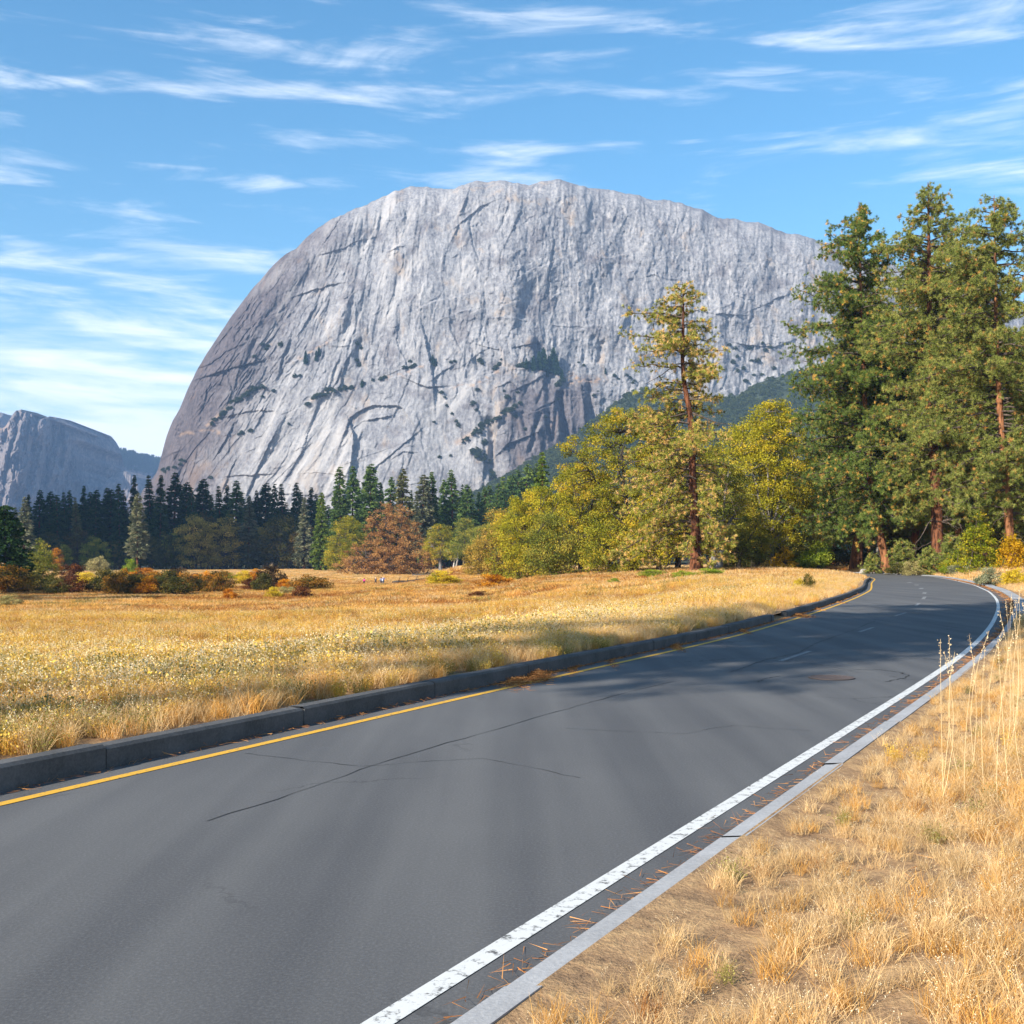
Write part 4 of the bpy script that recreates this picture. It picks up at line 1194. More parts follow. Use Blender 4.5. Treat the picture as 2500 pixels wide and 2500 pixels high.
oak(1222, 204, 13.8, [(.10, 3, 3), (.4, 4.6, 4.6), (.7, 4.4, 4.2), (1, 1.2, 1.2)], 54, L_OAKB, 'olive brown oak at the left end of the oak belt', B_DARK, trunk_r=.30, clumps=140, per=90, leaf=.28, cr=.75)
oak(1168, 232, 7.8, [(.08, 2.6, 2.4), (.4, 2.8, 2.6), (.75, 2, 1.8), (1, .6, .6)], 55, L_OAKB, 'small russet oak standing in front of the dark gap', B_GREY, trunk_r=.18, clumps=70, per=80, leaf=.26, cr=.6)
oak(1345, 168, 9.8, [(.06, 3.4, 3.4), (.4, 3.8, 3.8), (.75, 3, 3), (1, .8, .8)], 56, L_OAKO, 'low green oak in front of the yellow oaks', B_DARK, trunk_r=.25, clumps=110, per=100, leaf=.26, cr=.7)
oak(1608, 156, 12.0, [(.10, 3.4, 3), (.4, 4, 3.4), (.75, 3.4, 3), (1, 1, 1)], 57, L_OAKY, 'orange-yellow oak close left of the sparse pine', B_DARK, trunk_r=.34, clumps=130, per=95, leaf=.27, cr=.7)
oak(1488, 160, 8.5, [(.08, 3.2, 3.2), (.4, 4, 4), (.75, 3, 3), (1, .8, .8)], 58, L_OAKG, 'low spreading yellow-green oak below the largest oak', B_DARK, trunk_r=.28, clumps=105, per=95, leaf=.26, cr=.68)
oak(1888, 166, 25.4, [(.16, 2.6, 3), (.32, 4.2, 4.6), (.6, 5.6, 5), (.84, 5, 4.2), (1, 1.4, 1.4)], 59, L_OAKY, 'tall bright yellow oak with a slender pale trunk left of the dense pines', B_GREY,
    trunk_r=.34, clumps=230, per=100, leaf=.28, cr=.72, nl=11, holes=.02, lean=(-.5, 0))
oak(1838, 176, 24.6, [(.18, 3, 3), (.4, 5, 4.4), (.65, 5.6, 5), (.86, 5, 4.4), (1, 1.6, 1.6)], 60, L_OAKG, 'yellow-green oak with a dark trunk right of the sparse pine', B_DARK, trunk_r=.42, clumps=220, per=100, leaf=.28, cr=.74, nl=10, holes=.05)
oak(1757, 150, 15.5, [(.30, 2.4, 3), (.55, 3.6, 4), (.8, 3.2, 3.6), (1, 1, 1)], 61, L_OAKO, 'oak with a forked grey trunk just right of the sparse pine', B_GREY, trunk_r=.44, trunk_h=.34, clumps=80, per=80, leaf=.26, cr=.7, stems=2)
oak(1655, 178, 23.0, [(.12, 4, 4), (.35, 6, 6), (.65, 6, 6), (.86, 4.5, 4.5), (1, 1.4, 1.4)], 63, L_OAKG, 'olive-yellow oak right behind the sparse pine', B_DARK, trunk_r=.42, clumps=190, per=95, leaf=.3, cr=.76, nl=10, holes=.05)
oak(1735, 184, 22.0, [(.14, 4, 4), (.35, 5.5, 5.5), (.65, 5.6, 5.6), (.86, 4.2, 4.2), (1, 1.4, 1.4)], 64, L_OAKY, 'golden oak filling the space behind the forked grey trunk', B_DARK, trunk_r=.42, clumps=180, per=95, leaf=.3, cr=.76, nl=10, holes=.05)
oak(1805, 158, 11.0, [(.10, 3.5, 3.5), (.4, 4.2, 4.2), (.75, 3.4, 3.4), (1, 1, 1)], 65, L_OAKO, 'low olive oak between the forked trunk and the bright yellow oak', B_DARK, trunk_r=.26, clumps=100, per=95, leaf=.27, cr=.7)
oak(1945, 178, 18.0, [(.10, 3.5, 3.5), (.35, 4.6, 4.6), (.65, 4.6, 4.6), (.86, 3.4, 3.4), (1, 1, 1)], 66, L_OAKO, 'olive oak squeezed between the bright yellow oak and the dense pines', B_DARK, trunk_r=.3, clumps=130, per=95, leaf=.28, cr=.72)
oak(1265, 196, 15.0, [(.08, 3.6, 3.6), (.4, 5, 5), (.7, 4.6, 4.6), (1, 1.2, 1.2)], 67, L_OAKG, 'olive-gold oak between the olive brown oak and the golden yellow oak', B_DARK, trunk_r=.30, clumps=130, per=95, leaf=.28, cr=.72)
g = conifer(25.5, 4.4, 62, start=.02, power=.80, droop=.15, wh=60, nb=8, card=.62, gap=.05, dense=1.4)
place('cedar_tree', make('cedar', g, B_PINE, L_CED), stand(1327, 222), 'bright green cedar whose pointed tip rises above the yellow oaks', 'cedar tree')

# ------------------------------------------------------------------ the great elm and the lit trees round it
g = broadleaf(23.2, [(0.02, 17, 12.5), (.13, 18, 12.8), (.30, 16, 11.4), (.42, 12, 10.6), (.55, 9.6, 9.8), (.75, 8.6, 8.8), (.90, 5.6, 5.4), (1, 2, 2)], 71, trunk_r=.72, trunk_h=.20, clumps=600, per=62, leaf=.38, cr=.80, nl=26, holes=.14, aw=2.2, flat=.6, shell=.5, yr=.8, wander=.2)
place('elm_tree', make('elm', g, B_DARK, L_ELM), stand(957, 350), 'great spreading rust-brown elm standing alone in the meadow', 'elm tree')
G_MID = 'sunlit broadleaf trees behind the elm'
def mid(x, Y, h, prof, seed, mat, lab, bark=None, **kw):
    kw.setdefault('clumps', 110); kw.setdefault('per', 75); kw.setdefault('leaf', .40); kw.setdefault('cr', .95); kw.setdefault('trunk_r', .38)
    g = broadleaf(h, prof, seed, **kw)
    return place('oak_tree', make('mid_oak', g, bark or B_GREY, mat), stand(x, Y), lab, 'oak tree', G_MID)
mid(850, 402, 20.0, [(.12, 5, 4.5), (.35, 8.5, 6.5), (.65, 8, 7), (.88, 5, 5), (1, 1.6, 1.6)], 72, L_OAKG, 'yellow-green oak close behind the left side of the elm', B_DARK, clumps=190)
mid(818, 420, 10.0, [(.12, 3, 3), (.5, 4, 4), (.85, 2.6, 2.6), (1, .8, .8)], 73, L_OAKG, 'low yellow-green oak between the cedar and the elm', B_DARK)
mid(1075, 425, 18.6, [(.28, 3.5, 3), (.5, 6, 4.8), (.75, 5.2, 4.4), (1, 1.4, 1.4)], 74, L_OAKG, 'olive-yellow oak with a bare pale trunk right of the elm', B_GREY, clumps=120, trunk_r=.6)
mid(1107, 408, 11.0, [(.45, 2.5, 2.5), (.7, 3.4, 3.2), (1, 1, 1)], 75, L_OAKO, 'small tree with a twisted white trunk right of the elm', bark_mat('pale_bark', (.22, .20, .18), (.55, .52, .48), 4), clumps=44, trunk_r=.34, stems=2, trunk_h=.4)
mid(1132, 450, 21.5, [(.25, 4, 4), (.5, 6.2, 6.4), (.78, 5.4, 5.6), (1, 1.6, 1.6)], 76, L_OAKO, 'green rounded oak behind the small white-trunked tree', B_DARK, clumps=130)
mid(1052, 445, 13.5, [(.2, 3, 3), (.5, 4.4, 4), (1, 1, 1)], 77, L_OAKB, 'low olive oak in the shade right of the elm crown', B_DARK)
mid(1178, 400, 17.5, [(.12, 4, 4), (.5, 5.5, 6), (.8, 4.5, 5), (1, 1.4, 1.4)], 78, L_OAKO, 'dark green oak between the mid conifers and the olive brown oak', B_DARK, clumps=120)
g = conifer(31, 4.2, 79, start=.02, power=.62, droop=.12, wh=66, nb=8, card=.85, gap=.04, dense=1.3)
place('cedar_tree', make('mid_cedar', g, B_PINE, L_CED), stand(784, 432), 'broad sunlit yellow-green cedar at the edge of the shaded forest', 'cedar tree')

# conifers of the middle distance: a few shapes, each tree with its own size, turn and colour
CP = [make('spire_conifer', conifer(40, 5.2, 81, power=.95, nb=7, card=1.25, wh=60, gap=.12), B_PINE, L_CON),
      make('spire_conifer', conifer(40, 4.6, 82, power=.75, nb=6, card=1.25, wh=58, gap=.22, start=.16), B_PINE, L_CON),
      make('spire_conifer', conifer(40, 5.8, 83, power=.85, nb=6, card=1.35, wh=52, gap=.25, start=.12, droop=.2), B_PINE, L_CON),
      make('spire_conifer', conifer(40, 4.2, 84, power=1.0, nb=8, card=1.1, wh=64, gap=.10), B_PINE, L_CON),
      make('spire_conifer', conifer(40, 5.0, 85, power=.6, nb=7, card=1.3, wh=54, gap=.2, start=.2, droop=.22), B_PINE, L_CON)]
ORD = ['first', 'second', 'third', 'fourth', 'fifth', 'sixth', 'seventh', 'eighth', 'ninth', 'tenth', 'eleventh', 'twelfth', 'thirteenth', 'fourteenth', 'fifteenth', 'sixteenth', 'seventeenth', 'eighteenth', 'nineteenth', 'twentieth',
       'twenty-first', 'twenty-second', 'twenty-third', 'twenty-fourth', 'twenty-fifth', 'twenty-sixth', 'twenty-seventh', 'twenty-eighth', 'twenty-ninth', 'thirtieth', 'thirty-first', 'thirty-second', 'thirty-third', 'thirty-fourth']
def con(x, top, Y, i, mat, lab, grp, wid=1.0):
    b = stand(x, Y)
    h = EYE - (top - HY) / F * Y - b[2]
    sc = h / 40.0
    return place('conifer_tree', CP[i % 5], b, lab, 'conifer tree', grp, (sc * wid, sc * wid, sc), i * 2.1, crown_mat=mat)
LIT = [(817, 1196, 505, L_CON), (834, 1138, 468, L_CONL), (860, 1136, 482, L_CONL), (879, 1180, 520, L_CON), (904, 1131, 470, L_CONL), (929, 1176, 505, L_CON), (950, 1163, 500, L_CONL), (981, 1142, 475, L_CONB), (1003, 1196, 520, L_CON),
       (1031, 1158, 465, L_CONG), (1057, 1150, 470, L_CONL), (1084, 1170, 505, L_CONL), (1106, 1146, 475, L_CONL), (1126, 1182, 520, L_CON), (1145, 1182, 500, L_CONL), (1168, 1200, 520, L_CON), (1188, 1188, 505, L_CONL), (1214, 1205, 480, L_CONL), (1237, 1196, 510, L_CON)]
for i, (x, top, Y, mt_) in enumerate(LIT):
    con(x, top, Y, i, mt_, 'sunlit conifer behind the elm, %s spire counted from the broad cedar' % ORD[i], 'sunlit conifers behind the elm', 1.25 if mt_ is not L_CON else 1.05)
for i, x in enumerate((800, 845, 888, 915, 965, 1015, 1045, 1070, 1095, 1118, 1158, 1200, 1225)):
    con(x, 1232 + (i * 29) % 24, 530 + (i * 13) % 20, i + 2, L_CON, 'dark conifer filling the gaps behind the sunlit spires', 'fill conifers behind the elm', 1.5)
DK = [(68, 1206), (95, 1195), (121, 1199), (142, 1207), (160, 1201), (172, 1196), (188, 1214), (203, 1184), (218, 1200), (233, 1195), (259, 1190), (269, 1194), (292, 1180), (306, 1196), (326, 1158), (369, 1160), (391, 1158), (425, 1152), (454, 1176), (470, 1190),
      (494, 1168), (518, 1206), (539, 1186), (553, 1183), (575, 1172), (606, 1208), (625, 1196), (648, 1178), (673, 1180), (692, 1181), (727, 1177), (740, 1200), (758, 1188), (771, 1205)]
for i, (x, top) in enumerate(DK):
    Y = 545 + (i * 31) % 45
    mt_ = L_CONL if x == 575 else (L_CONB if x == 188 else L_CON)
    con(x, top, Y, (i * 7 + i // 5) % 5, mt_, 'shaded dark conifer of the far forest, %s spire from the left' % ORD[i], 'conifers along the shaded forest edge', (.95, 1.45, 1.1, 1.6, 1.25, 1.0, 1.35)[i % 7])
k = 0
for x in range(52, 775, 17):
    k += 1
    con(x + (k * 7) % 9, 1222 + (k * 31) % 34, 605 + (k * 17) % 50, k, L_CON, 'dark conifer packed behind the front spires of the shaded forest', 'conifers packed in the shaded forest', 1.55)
con(607, 1216, 528, 2, L_CONG, 'grey-green conifer in front of the shaded forest', 'front conifers of the shaded forest', 1.35)
con(742, 1213, 522, 0, L_CONG, 'blue-grey conifer in the shade beside the broad cedar', 'front conifers of the shaded forest', 1.3)
con(335, 1203, 402, 4, L_CONG, 'lone sunlit pale conifer in front of the shaded forest', 'front conifers of the shaded forest', 1.15)
con(58, 1212, 425, 2, L_CONG, 'pale sunlit conifer behind the dark tree at the left edge', 'front conifers of the shaded forest', 1.3)
con(42, 1238, 440, 3, L_CONG, 'pale shorter conifer mostly hidden by the dark tree at the left edge', 'front conifers of the shaded forest', 1.4)
for i, (x, top) in enumerate(((1182, 1196), (1200, 1184), (1216, 1178), (1233, 1164), (1250, 1156), (1264, 1146), (1281, 1132), (1296, 1144), (1309, 1130))):
    con(x, top, 585 + (i * 17) % 30, i, L_CONL if i % 3 else L_CED, 'green conifer climbing towards the wooded slope, %s from the left above the oaks' % ORD[i], 'conifers at the foot of the wooded slope', 1.5)
OKP = [make('shade_oak', broadleaf(20, [(.06, 6, 6), (.4, 8, 7.6), (.75, 6.5, 7), (1, 2, 2)], 86 + i, trunk_r=.4, clumps=120, per=60, leaf=.55, cr=1.1), B_DARK, L_OAKB) for i in range(3)]
SHO = [(478, 1262, L_OAKB), (508, 1255, L_OAKD), (545, 1258, L_OAKB), (572, 1275, L_OAKD), (440, 1285, L_OAKO), (405, 1300, L_OLV), (620, 1300, L_OLV), (655, 1270, L_OAKB), (690, 1258, L_OLV), (712, 1268, L_OAKO), (742, 1280, L_OAKD), (370, 1310, L_OLV), (280, 1318, L_OLV), (190, 1290, L_OAKD), (120, 1300, L_OLV), (765, 1300, L_OAKD)]  # some crowns take duller leaf colours to deepen the forest shade
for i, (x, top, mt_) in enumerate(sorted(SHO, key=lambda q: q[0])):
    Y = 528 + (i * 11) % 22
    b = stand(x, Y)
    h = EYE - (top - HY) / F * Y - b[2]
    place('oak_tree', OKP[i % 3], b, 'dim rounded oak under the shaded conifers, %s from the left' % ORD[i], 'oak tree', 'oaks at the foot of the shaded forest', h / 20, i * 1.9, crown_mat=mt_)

# left foreground trees
g = conifer(15.0, 5.2, 91, start=.08, power=.55, droop=.18, wh=48, nb=9, card=.62, gap=.06, dense=1.5)
place('conifer_tree', make('edge_conifer', g, B_DARK, L_CON), stand(12, 192), 'broad dark evergreen cut by the left edge of the picture', 'conifer tree', 'left foreground trees')
g = broadleaf(9.2, [(.16, 1.4, 1.6), (.35, 2.6, 2.9), (.6, 2.5, 2.6), (.85, 1.5, 1.5), (1, .4, .4)], 92, trunk_r=.16, trunk_h=.3, clumps=95, per=75, leaf=.24, cr=.5, holes=.1)
place('young_tree', make('young_tree', g, B_DARK, L_OAKO), stand(99, 203), 'young olive-brown tree with a thin dark trunk near the left edge', 'young tree', 'left foreground trees')
g = broadleaf(15, [(.05, 6, 6), (.4, 6.8, 6.6), (.75, 5, 5), (1, 1.2, 1.2)], 93, trunk_r=.3, clumps=130, per=75, leaf=.42, cr=.9)
place('oak_tree', make('round_oak', g, B_DARK, L_OAKO), stand(232, 478), 'round dim olive oak before the shaded forest', 'oak tree', 'left foreground trees')
g = broadleaf(11, [(.05, 2.6, 2.6), (.45, 3, 3), (.8, 2, 2), (1, .6, .6)], 94, trunk_r=.2, clumps=60, per=70, leaf=.38, cr=.8)
pr94 = make('slim_tree', g, B_DARK, L_OAKO)
place('young_tree', pr94, stand(158, 468), 'narrow green tree between the young tree and the round oak', 'young tree', 'left foreground trees')
place('young_tree', pr94, stand(139, 440), 'small orange-leaved tree peeping out behind the young tree', 'young tree', 'left foreground trees', .85, 2.0, crown_mat=L_ORA)
# ------------------------------------------------------------------ shrubs and saplings
def shrub_geo(seed, h=3.0, r=2.2, clumps=46, per=95, leaf=.20, cr=.42):
    return broadleaf(h, [(.10, r * .85, r * .85), (.4, r, r), (.7, r * .8, r * .8), (1, r * .25, r * .25)], seed, trunk_r=.05, trunk_h=.12, clumps=clumps, per=per, leaf=leaf, cr=cr, nl=6, stems=3, holes=.05)
SHP = [make('shrub', shrub_geo(400 + i), B_BRANCH, L_OLV) for i in range(4)]
def shrub(x, ybase, ytop, half, mat, lab, grp, i, Y=None, cat='shrub', name='shrub'):
    """shrub standing at photo column x with its foot at row ybase; half = half width in photo pixels"""
    if Y is None:
        ys = np.linspace(20, 480, 900)
        X = (x - CX) / F * ys
        rows = HY + (EYE - ground(X, ys)) * F / ys
        Y = float(ys[np.argmin(np.abs(rows - ybase) + 0.0004 * ys)])
    b = stand(x, Y)
    sx = 1.25 * half / F * Y / 2.3; sz = 1.3 * (ybase - ytop) / F * Y / 3.0
    return place(name, SHP[i % 4], b, lab, cat, grp, (sx, sx, sz), i * 1.7, crown_mat=mat)
G_SH = 'autumn shrubs across the left of the meadow'
SH = [
    (28, 1452, 1397, 48, L_RUSTO, 'large orange-olive shrub at the left edge of the picture'),
    (122, 1436, 1412, 30, L_OLV, 'low dull green shrub at the foot of the young tree'),
    (172, 1424, 1386, 26, L_RED, 'reddish green rounded shrub right of the young tree'),
    (172, 1452, 1419, 34, L_RED, 'dark red-brown shrub in the shade below the reddish green one'),
    (212, 1430, 1405, 26, L_YEL, 'bright yellow low shrub beside the dark red-brown one'),
    (240, 1397, 1368, 22, L_PALE, 'pale yellow dome-shaped shrub in front of the round olive oak'),
    (255, 1414, 1396, 24, L_PALE, 'low straw-pale shrub in front of the dome-shaped one'),
    (318, 1412, 1376, 17, L_LGR, 'light green upright shrub at the foot of the lone pale conifer'),
    (252, 1452, 1404, 33, L_OLV, 'olive shrub at the left end of the long shrub row'),
    (292, 1456, 1406, 32, L_RUSTO, 'orange-brown shrub second in the long shrub row'),
    (330, 1455, 1412, 27, L_OLV, 'dark green shrub in the row under the bright orange one'),
    (352, 1414, 1393, 32, L_ORA, 'bright orange shrub standing above the shrub row'),
    (356, 1456, 1418, 28, L_ORA, 'deep orange shrub in the middle of the shrub row'),
    (395, 1455, 1414, 28, L_OLV, 'dull green shrub right of the deep orange one'),
    (432, 1438, 1396, 32, L_BRN, 'brown tall shrub at the back of the shrub row'),
    (432, 1456, 1420, 34, L_OLV, 'spreading dark green shrub at the front of the shrub row'),
    (470, 1440, 1410, 22, L_RED, 'rusty small shrub between the brown and the orange ones'),
    (500, 1442, 1407, 30, L_ORA, 'orange shrub with a glowing left side'),
    (540, 1442, 1403, 36, L_RUSTO, 'orange-brown rounded shrub at the right end of the row'),
    (548, 1416, 1402, 34, L_LGR, 'green-topped shrub behind the orange-brown one'),
    (592, 1430, 1402, 18, L_YEL, 'yellow shrub left of the dark brown one'),
    (625, 1428, 1399, 24, L_ORA, 'light orange shrub leaning on the dark brown one'),
    (617, 1444, 1418, 22, L_RED, 'rust shrub in front of the light orange one'),
    (663, 1443, 1396, 32, L_BRN, 'dark brown shrub, the tallest in the middle of the meadow'),
    (693, 1444, 1421, 18, L_ORA, 'small bright orange shrub right of the dark brown one'),
    (757, 1444, 1414, 44, L_RUSTO, 'wide yellow-orange shrub at the right end of the autumn shrubs'),
    (752, 1434, 1416, 14, L_LGR, 'small green shrub rising out of the wide yellow-orange one'),
    (560, 1464, 1443, 15, L_ORA, 'small round orange shrub alone in the grass'),
    (668, 1462, 1440, 18, L_YEL, 'low yellow shrub in the grass below the dark brown one'),
    (735, 1460, 1438, 20, L_RED, 'small red-tinged shrub below the wide yellow-orange one'),
    (700, 1455, 1436, 20, L_PALE, 'low straw-coloured shrub between yellow and red-tinged ones'),
    (22, 1482, 1460, 26, L_PALE, 'pale seed-headed shrub low at the left edge'),
    (1082, 1430, 1402, 36, L_YEL, 'yellow-orange shrub right of the fallen log'),
    (1060, 1430, 1408, 12, L_LGR, 'small green shrub on the left side of the yellow-orange one'),
    (1204, 1436, 1408, 38, L_ORA, 'red-orange mound shrub in the middle of the meadow'),
    (1170, 1462, 1448, 28, L_RED, 'low rusty bramble in the grass before the red-orange mound'),
    (1600, 1412, 1396, 38, L_LGR, 'fresh green low shrub at the foot of the sparse pine, left side'),
    (1668, 1414, 1398, 26, L_LGR, 'fresh green low shrub touching the foot of the sparse pine'),
    (1728, 1410, 1392, 32, L_LGR, 'fresh green low shrub right of the sparse pine'),
    (1500, 1430, 1416, 14, L_LGR, 'small green tuft shrub in the golden grass'),
    (1975, 1448, 1412, 13, L_OLV, 'dark green and orange shrub in the dry grass left of the road bend'),
    (1952, 1446, 1420, 14, L_YEL, 'yellow shrub leaning on the dark green one by the road bend'),
    (1840, 1440, 1426, 24, L_PALE, 'pale seed-headed shrub in the grass left of the road bend'),
    (268, 1448, 1412, 24, L_RED, 'rust shrub wedged between the first two of the long row'),
    (310, 1446, 1408, 26, L_RUSTO, 'rust-olive shrub behind the dark green one of the row'),
    (340, 1440, 1406, 24, L_BRN, 'brown shrub half hidden behind the row under the bright orange one'),
    (376, 1446, 1406, 26, L_RUSTO, 'rust-olive shrub in the thick of the row'),
    (410, 1444, 1404, 26, L_OLV, 'olive shrub closing the row behind the dull green one'),
    (455, 1450, 1410, 24, L_RUSTO, 'rust-olive shrub right of the brown tall one'),
    (485, 1448, 1414, 24, L_OLV, 'low olive shrub below the orange one with a glowing side'),
    (520, 1450, 1412, 26, L_RUSTO, 'rust-olive shrub linking the two rounded ends of the row'),
    (640, 1446, 1410, 22, L_OLV, 'olive shrub at the foot of the dark brown one'),
    (85, 1448, 1412, 28, L_OLV, 'dark olive shrub right of the large one at the left edge'),
    (140, 1454, 1424, 26, L_OLV, 'low olive shrub left of the dark red-brown one'),
]
for i, (x, yb, yt_, hw, mt_, lab) in enumerate(SH):
    shrub(x, yb, yt_, hw, mt_, lab, G_SH, i)
G_RS = 'shrubs along the far side of the road'
for i, (x, Y, yt_, hw, mt_, lab) in enumerate([
    (2413, 78, 1386, 27, L_SAGE, 'round grey-green shrub beside the pale kerb'),
    (2478, 74, 1388, 26, L_YEL, 'yellow-orange shrub at the right edge beside the grey-green one'),
    (2230, 128, 1366, 26, L_PALE, 'straw-yellow shrub left of the thick straight pine'),
    (2190, 134, 1376, 26, L_OLV, 'olive low shrub right of the leaning orange pine'),
    (2312, 122, 1368, 14, L_LGR, 'green leafy shrub right of the thick pine foot'),
    (2350, 120, 1374, 30, L_SAGE, 'blue-grey low shrub in front of the leafy green ones'),
    (2375, 126, 1362, 34, L_LGR, 'leafy green shrub under the tall yellow-green sapling'),
    (2430, 118, 1362, 30, L_LGR, 'leafy green shrub left of the orange sapling'),
    (1992, 168, 1322, 40, L_LGR, 'leafy yellow-green bush under the left-hand pines of the bend'),
    (1950, 172, 1340, 30, L_OAKO, 'dull green bush left of the leafy yellow-green one'),
    (1905, 176, 1330, 34, L_OLV, 'dark olive bush behind the slender yellow oak'),
    (2040, 182, 1336, 44, L_OLV, 'dark bush in the shade of the left-hand pines'),
    (2120, 184, 1330, 44, L_OLV, 'dark bush behind the leaning orange pine'),
    (2195, 178, 1320, 44, L_OLV, 'dark bush in the gap right of the leaning orange pine'),
    (2255, 168, 1325, 40, L_OLV, 'dark bush left of the thick straight pine'),
    (2330, 158, 1310, 46, L_OLV, 'dark bush right of the thick straight pine'),
    (2405, 150, 1300, 50, L_OLV, 'dark bush behind the tall yellow-green sapling'),
    (2480, 140, 1300, 50, L_OLV, 'dark bush behind the orange sapling'),
    (1790, 184, 1330, 50, L_OAKO, 'green bush behind the forked grey trunk'),
    (1850, 190, 1325, 46, L_OLV, 'dark green bush between the two yellow oaks')]):
    shrub(x, 0, 0, hw, mt_, lab, G_RS, i, Y)
    o = COL.objects[-1]
    for q in list(COL.objects)[-5:]:
        if q.type == 'EMPTY':
            e = q
    b = stand(x, Y)
    e.scale = (1.2 * hw / F * Y / 2.3, 1.2 * hw / F * Y / 2.3, (EYE - (yt_ - HY) / F * Y - b[2]) / 3.0)
def sapling(x, Y, h, r, mat, lab, seed, clumps=70):
    g = broadleaf(h, [(.06, r * .8, r * .8), (.3, r, r), (.6, r * .75, r * .75), (1, r * .15, r * .15)], seed, trunk_r=.05, trunk_h=.25, clumps=clumps, per=42, leaf=.21, cr=.34, nl=9, stems=3, holes=0.0)
    place('sapling', make('sapling', g, B_BRANCH, mat), stand(x, Y), lab, 'sapling', 'saplings under the roadside pines')
L_SAP = leaf_mat('sapling_leaves', [(0.0, (0.075, 0.115, 0.010)), (0.45, (0.24, 0.27, 0.020)), (0.75, (0.46, 0.40, 0.03)), (1.0, (0.60, 0.42, 0.035))], 0.5)
L_SAPO = leaf_mat('orange_sapling_leaves', [(0.0, (0.26, 0.17, 0.010)), (0.5, (0.60, 0.36, 0.018)), (1.0, (0.74, 0.42, 0.025))], 0.5)
sapling(2386, 112, 6.2, 2.2, L_SAP, 'tall yellow-green sapling between the thick pine and the slim pine', 431, 120)
sapling(2474, 104, 3.6, 1.35, L_SAPO, 'golden orange sapling at the foot of the slim pine', 432, 60)
sapling(2335, 122, 2.6, 1.6, L_SAP, 'small yellow-green sapling left of the tall one', 433, 46)
sapling(1910, 150, 3.6, 1.8, L_SAPO, 'golden low sapling below the slender yellow oak', 434, 50)
# young pine boughs low beside the thick trunk
geoY = pine([(0, 0, 0), (.1, 0, 2), (0, 0, 4.6)], ([0, 4.6], [.09, .02]), ([.5, 2, 4, 4.6], [2.2, 2.6, 1.2, .2]), 47, .5, nbr=42, tuft=18, nl=.34, nw=.07, sparse=1.2, droop=.25, gold=.05)
protoY = make('young_pine', geoY, B_BRANCH, L_PINE)
for i, (x, Y, sc, lab) in enumerate(((2322, 126, .95, 'bushy young pine right of the thick straight trunk'), (2265, 128, .7, 'bushy young pine left of the thick straight trunk'), (2205, 140, .9, 'bushy young pine right of the leaning orange trunk'), (2130, 144, .6, 'small young pine left of the leaning orange trunk'))):
    place('pine_sapling', protoY, stand(x, Y), lab, 'young pine', 'young pines under the roadside pines', sc, i * 2.0)

# ------------------------------------------------------------------ growth on the cliff and slopes
CS = [make('cliff_shrub', broadleaf(7, [(.1, 4, 4), (.5, 4.6, 4.6), (1, 1.5, 1.5)], 440 + i, trunk_r=.15, trunk_h=.15, clumps=44, per=34, leaf=1.0, cr=1.0, holes=.1), B_DARK, leaf_mat('cliff_shrub_leaves_%d' % i, [(0, (.016, .028, .010)), (.5, (.042, .058, .020)), (1, (.085, .095, .034))], .2)) for i in range(3)]
CCN = [make('cliff_conifer', conifer(20, 3.4, 446 + i, wh=34, nb=7, card=1.7, power=.8, gap=.1), B_DARK, L_CON) for i in range(2)]
def on_cliff(x, y, half, i, lab, grp, proto=None, cat='shrub', name='cliff_shrub', h=None):
    Z = cliff_at(x, y)
    p = pt(x, y, Z - 1.0)
    s = half / F * Z / 4.6
    if h:
        s = h / F * Z / 20
    place(name, proto or CS[i % 3], p - np.array([0, 0, 2.5 * s if not h else 1.0]), lab, cat, grp, (s, s, s * (0.75 + 0.1 * (i % 4)) if not h else s), i * 1.9)
rr = np.random.default_rng(99)
LED = [([(512, 1036), (530, 1022), (565, 990), (598, 962), (620, 950), (640, 945)], 26, 7, 'dark shrub in the band of growth across the cliff shoulder at the left'),
       ([(758, 978), (780, 966), (808, 953), (834, 951), (862, 946)], 20, 7, 'dark shrub in the band of growth on the ledge above the arch'),
       ([(1262, 893), (1290, 893), (1330, 898), (1362, 908)], 22, 9, 'dark shrub on the broad wooded ledge high on the cliff'),
       ([(1350, 905), (1368, 922), (1362, 940), (1385, 930)], 10, 7, 'dark shrub in the gully below the broad wooded ledge'),
       ([(1128, 1082), (1160, 1055), (1195, 1030), (1240, 1003), (1262, 992)], 26, 7, 'dark shrub in the long diagonal of growth at the right of the cliff'),
       ([(1150, 1095), (1165, 1110), (1185, 1120), (1200, 1150), (1215, 1185), (1180, 1080)], 24, 9, 'dark shrub in the dense gully above the oaks'),
       ([(443, 1115), (452, 1135), (415, 1140), (398, 1155)], 9, 6, 'dark shrub low on the left foot of the cliff'),
       ([(985, 902), (1005, 898), (1020, 895)], 5, 5, 'dark shrub on the short ledge above the cliff face centre'),
       ([(1225, 870), (1212, 893), (1205, 900)], 4, 6, 'dark shrub left of the broad wooded ledge')]
k = 0
for poly, n_, hw, lab in LED:
    px = np.array([p[0] for p in poly], float); py = np.array([p[1] for p in poly], float)
    tt = np.linspace(0, 1, len(px))
    for j in range(n_):
        u = rr.random()
        k += 1
        on_cliff(np.interp(u, tt, px) + rr.normal(0, 3), np.interp(u, tt, py) + rr.normal(0, 3), hw * rr.uniform(.6, 1.2), k, lab, lab.replace('dark shrub', 'shrubs'))
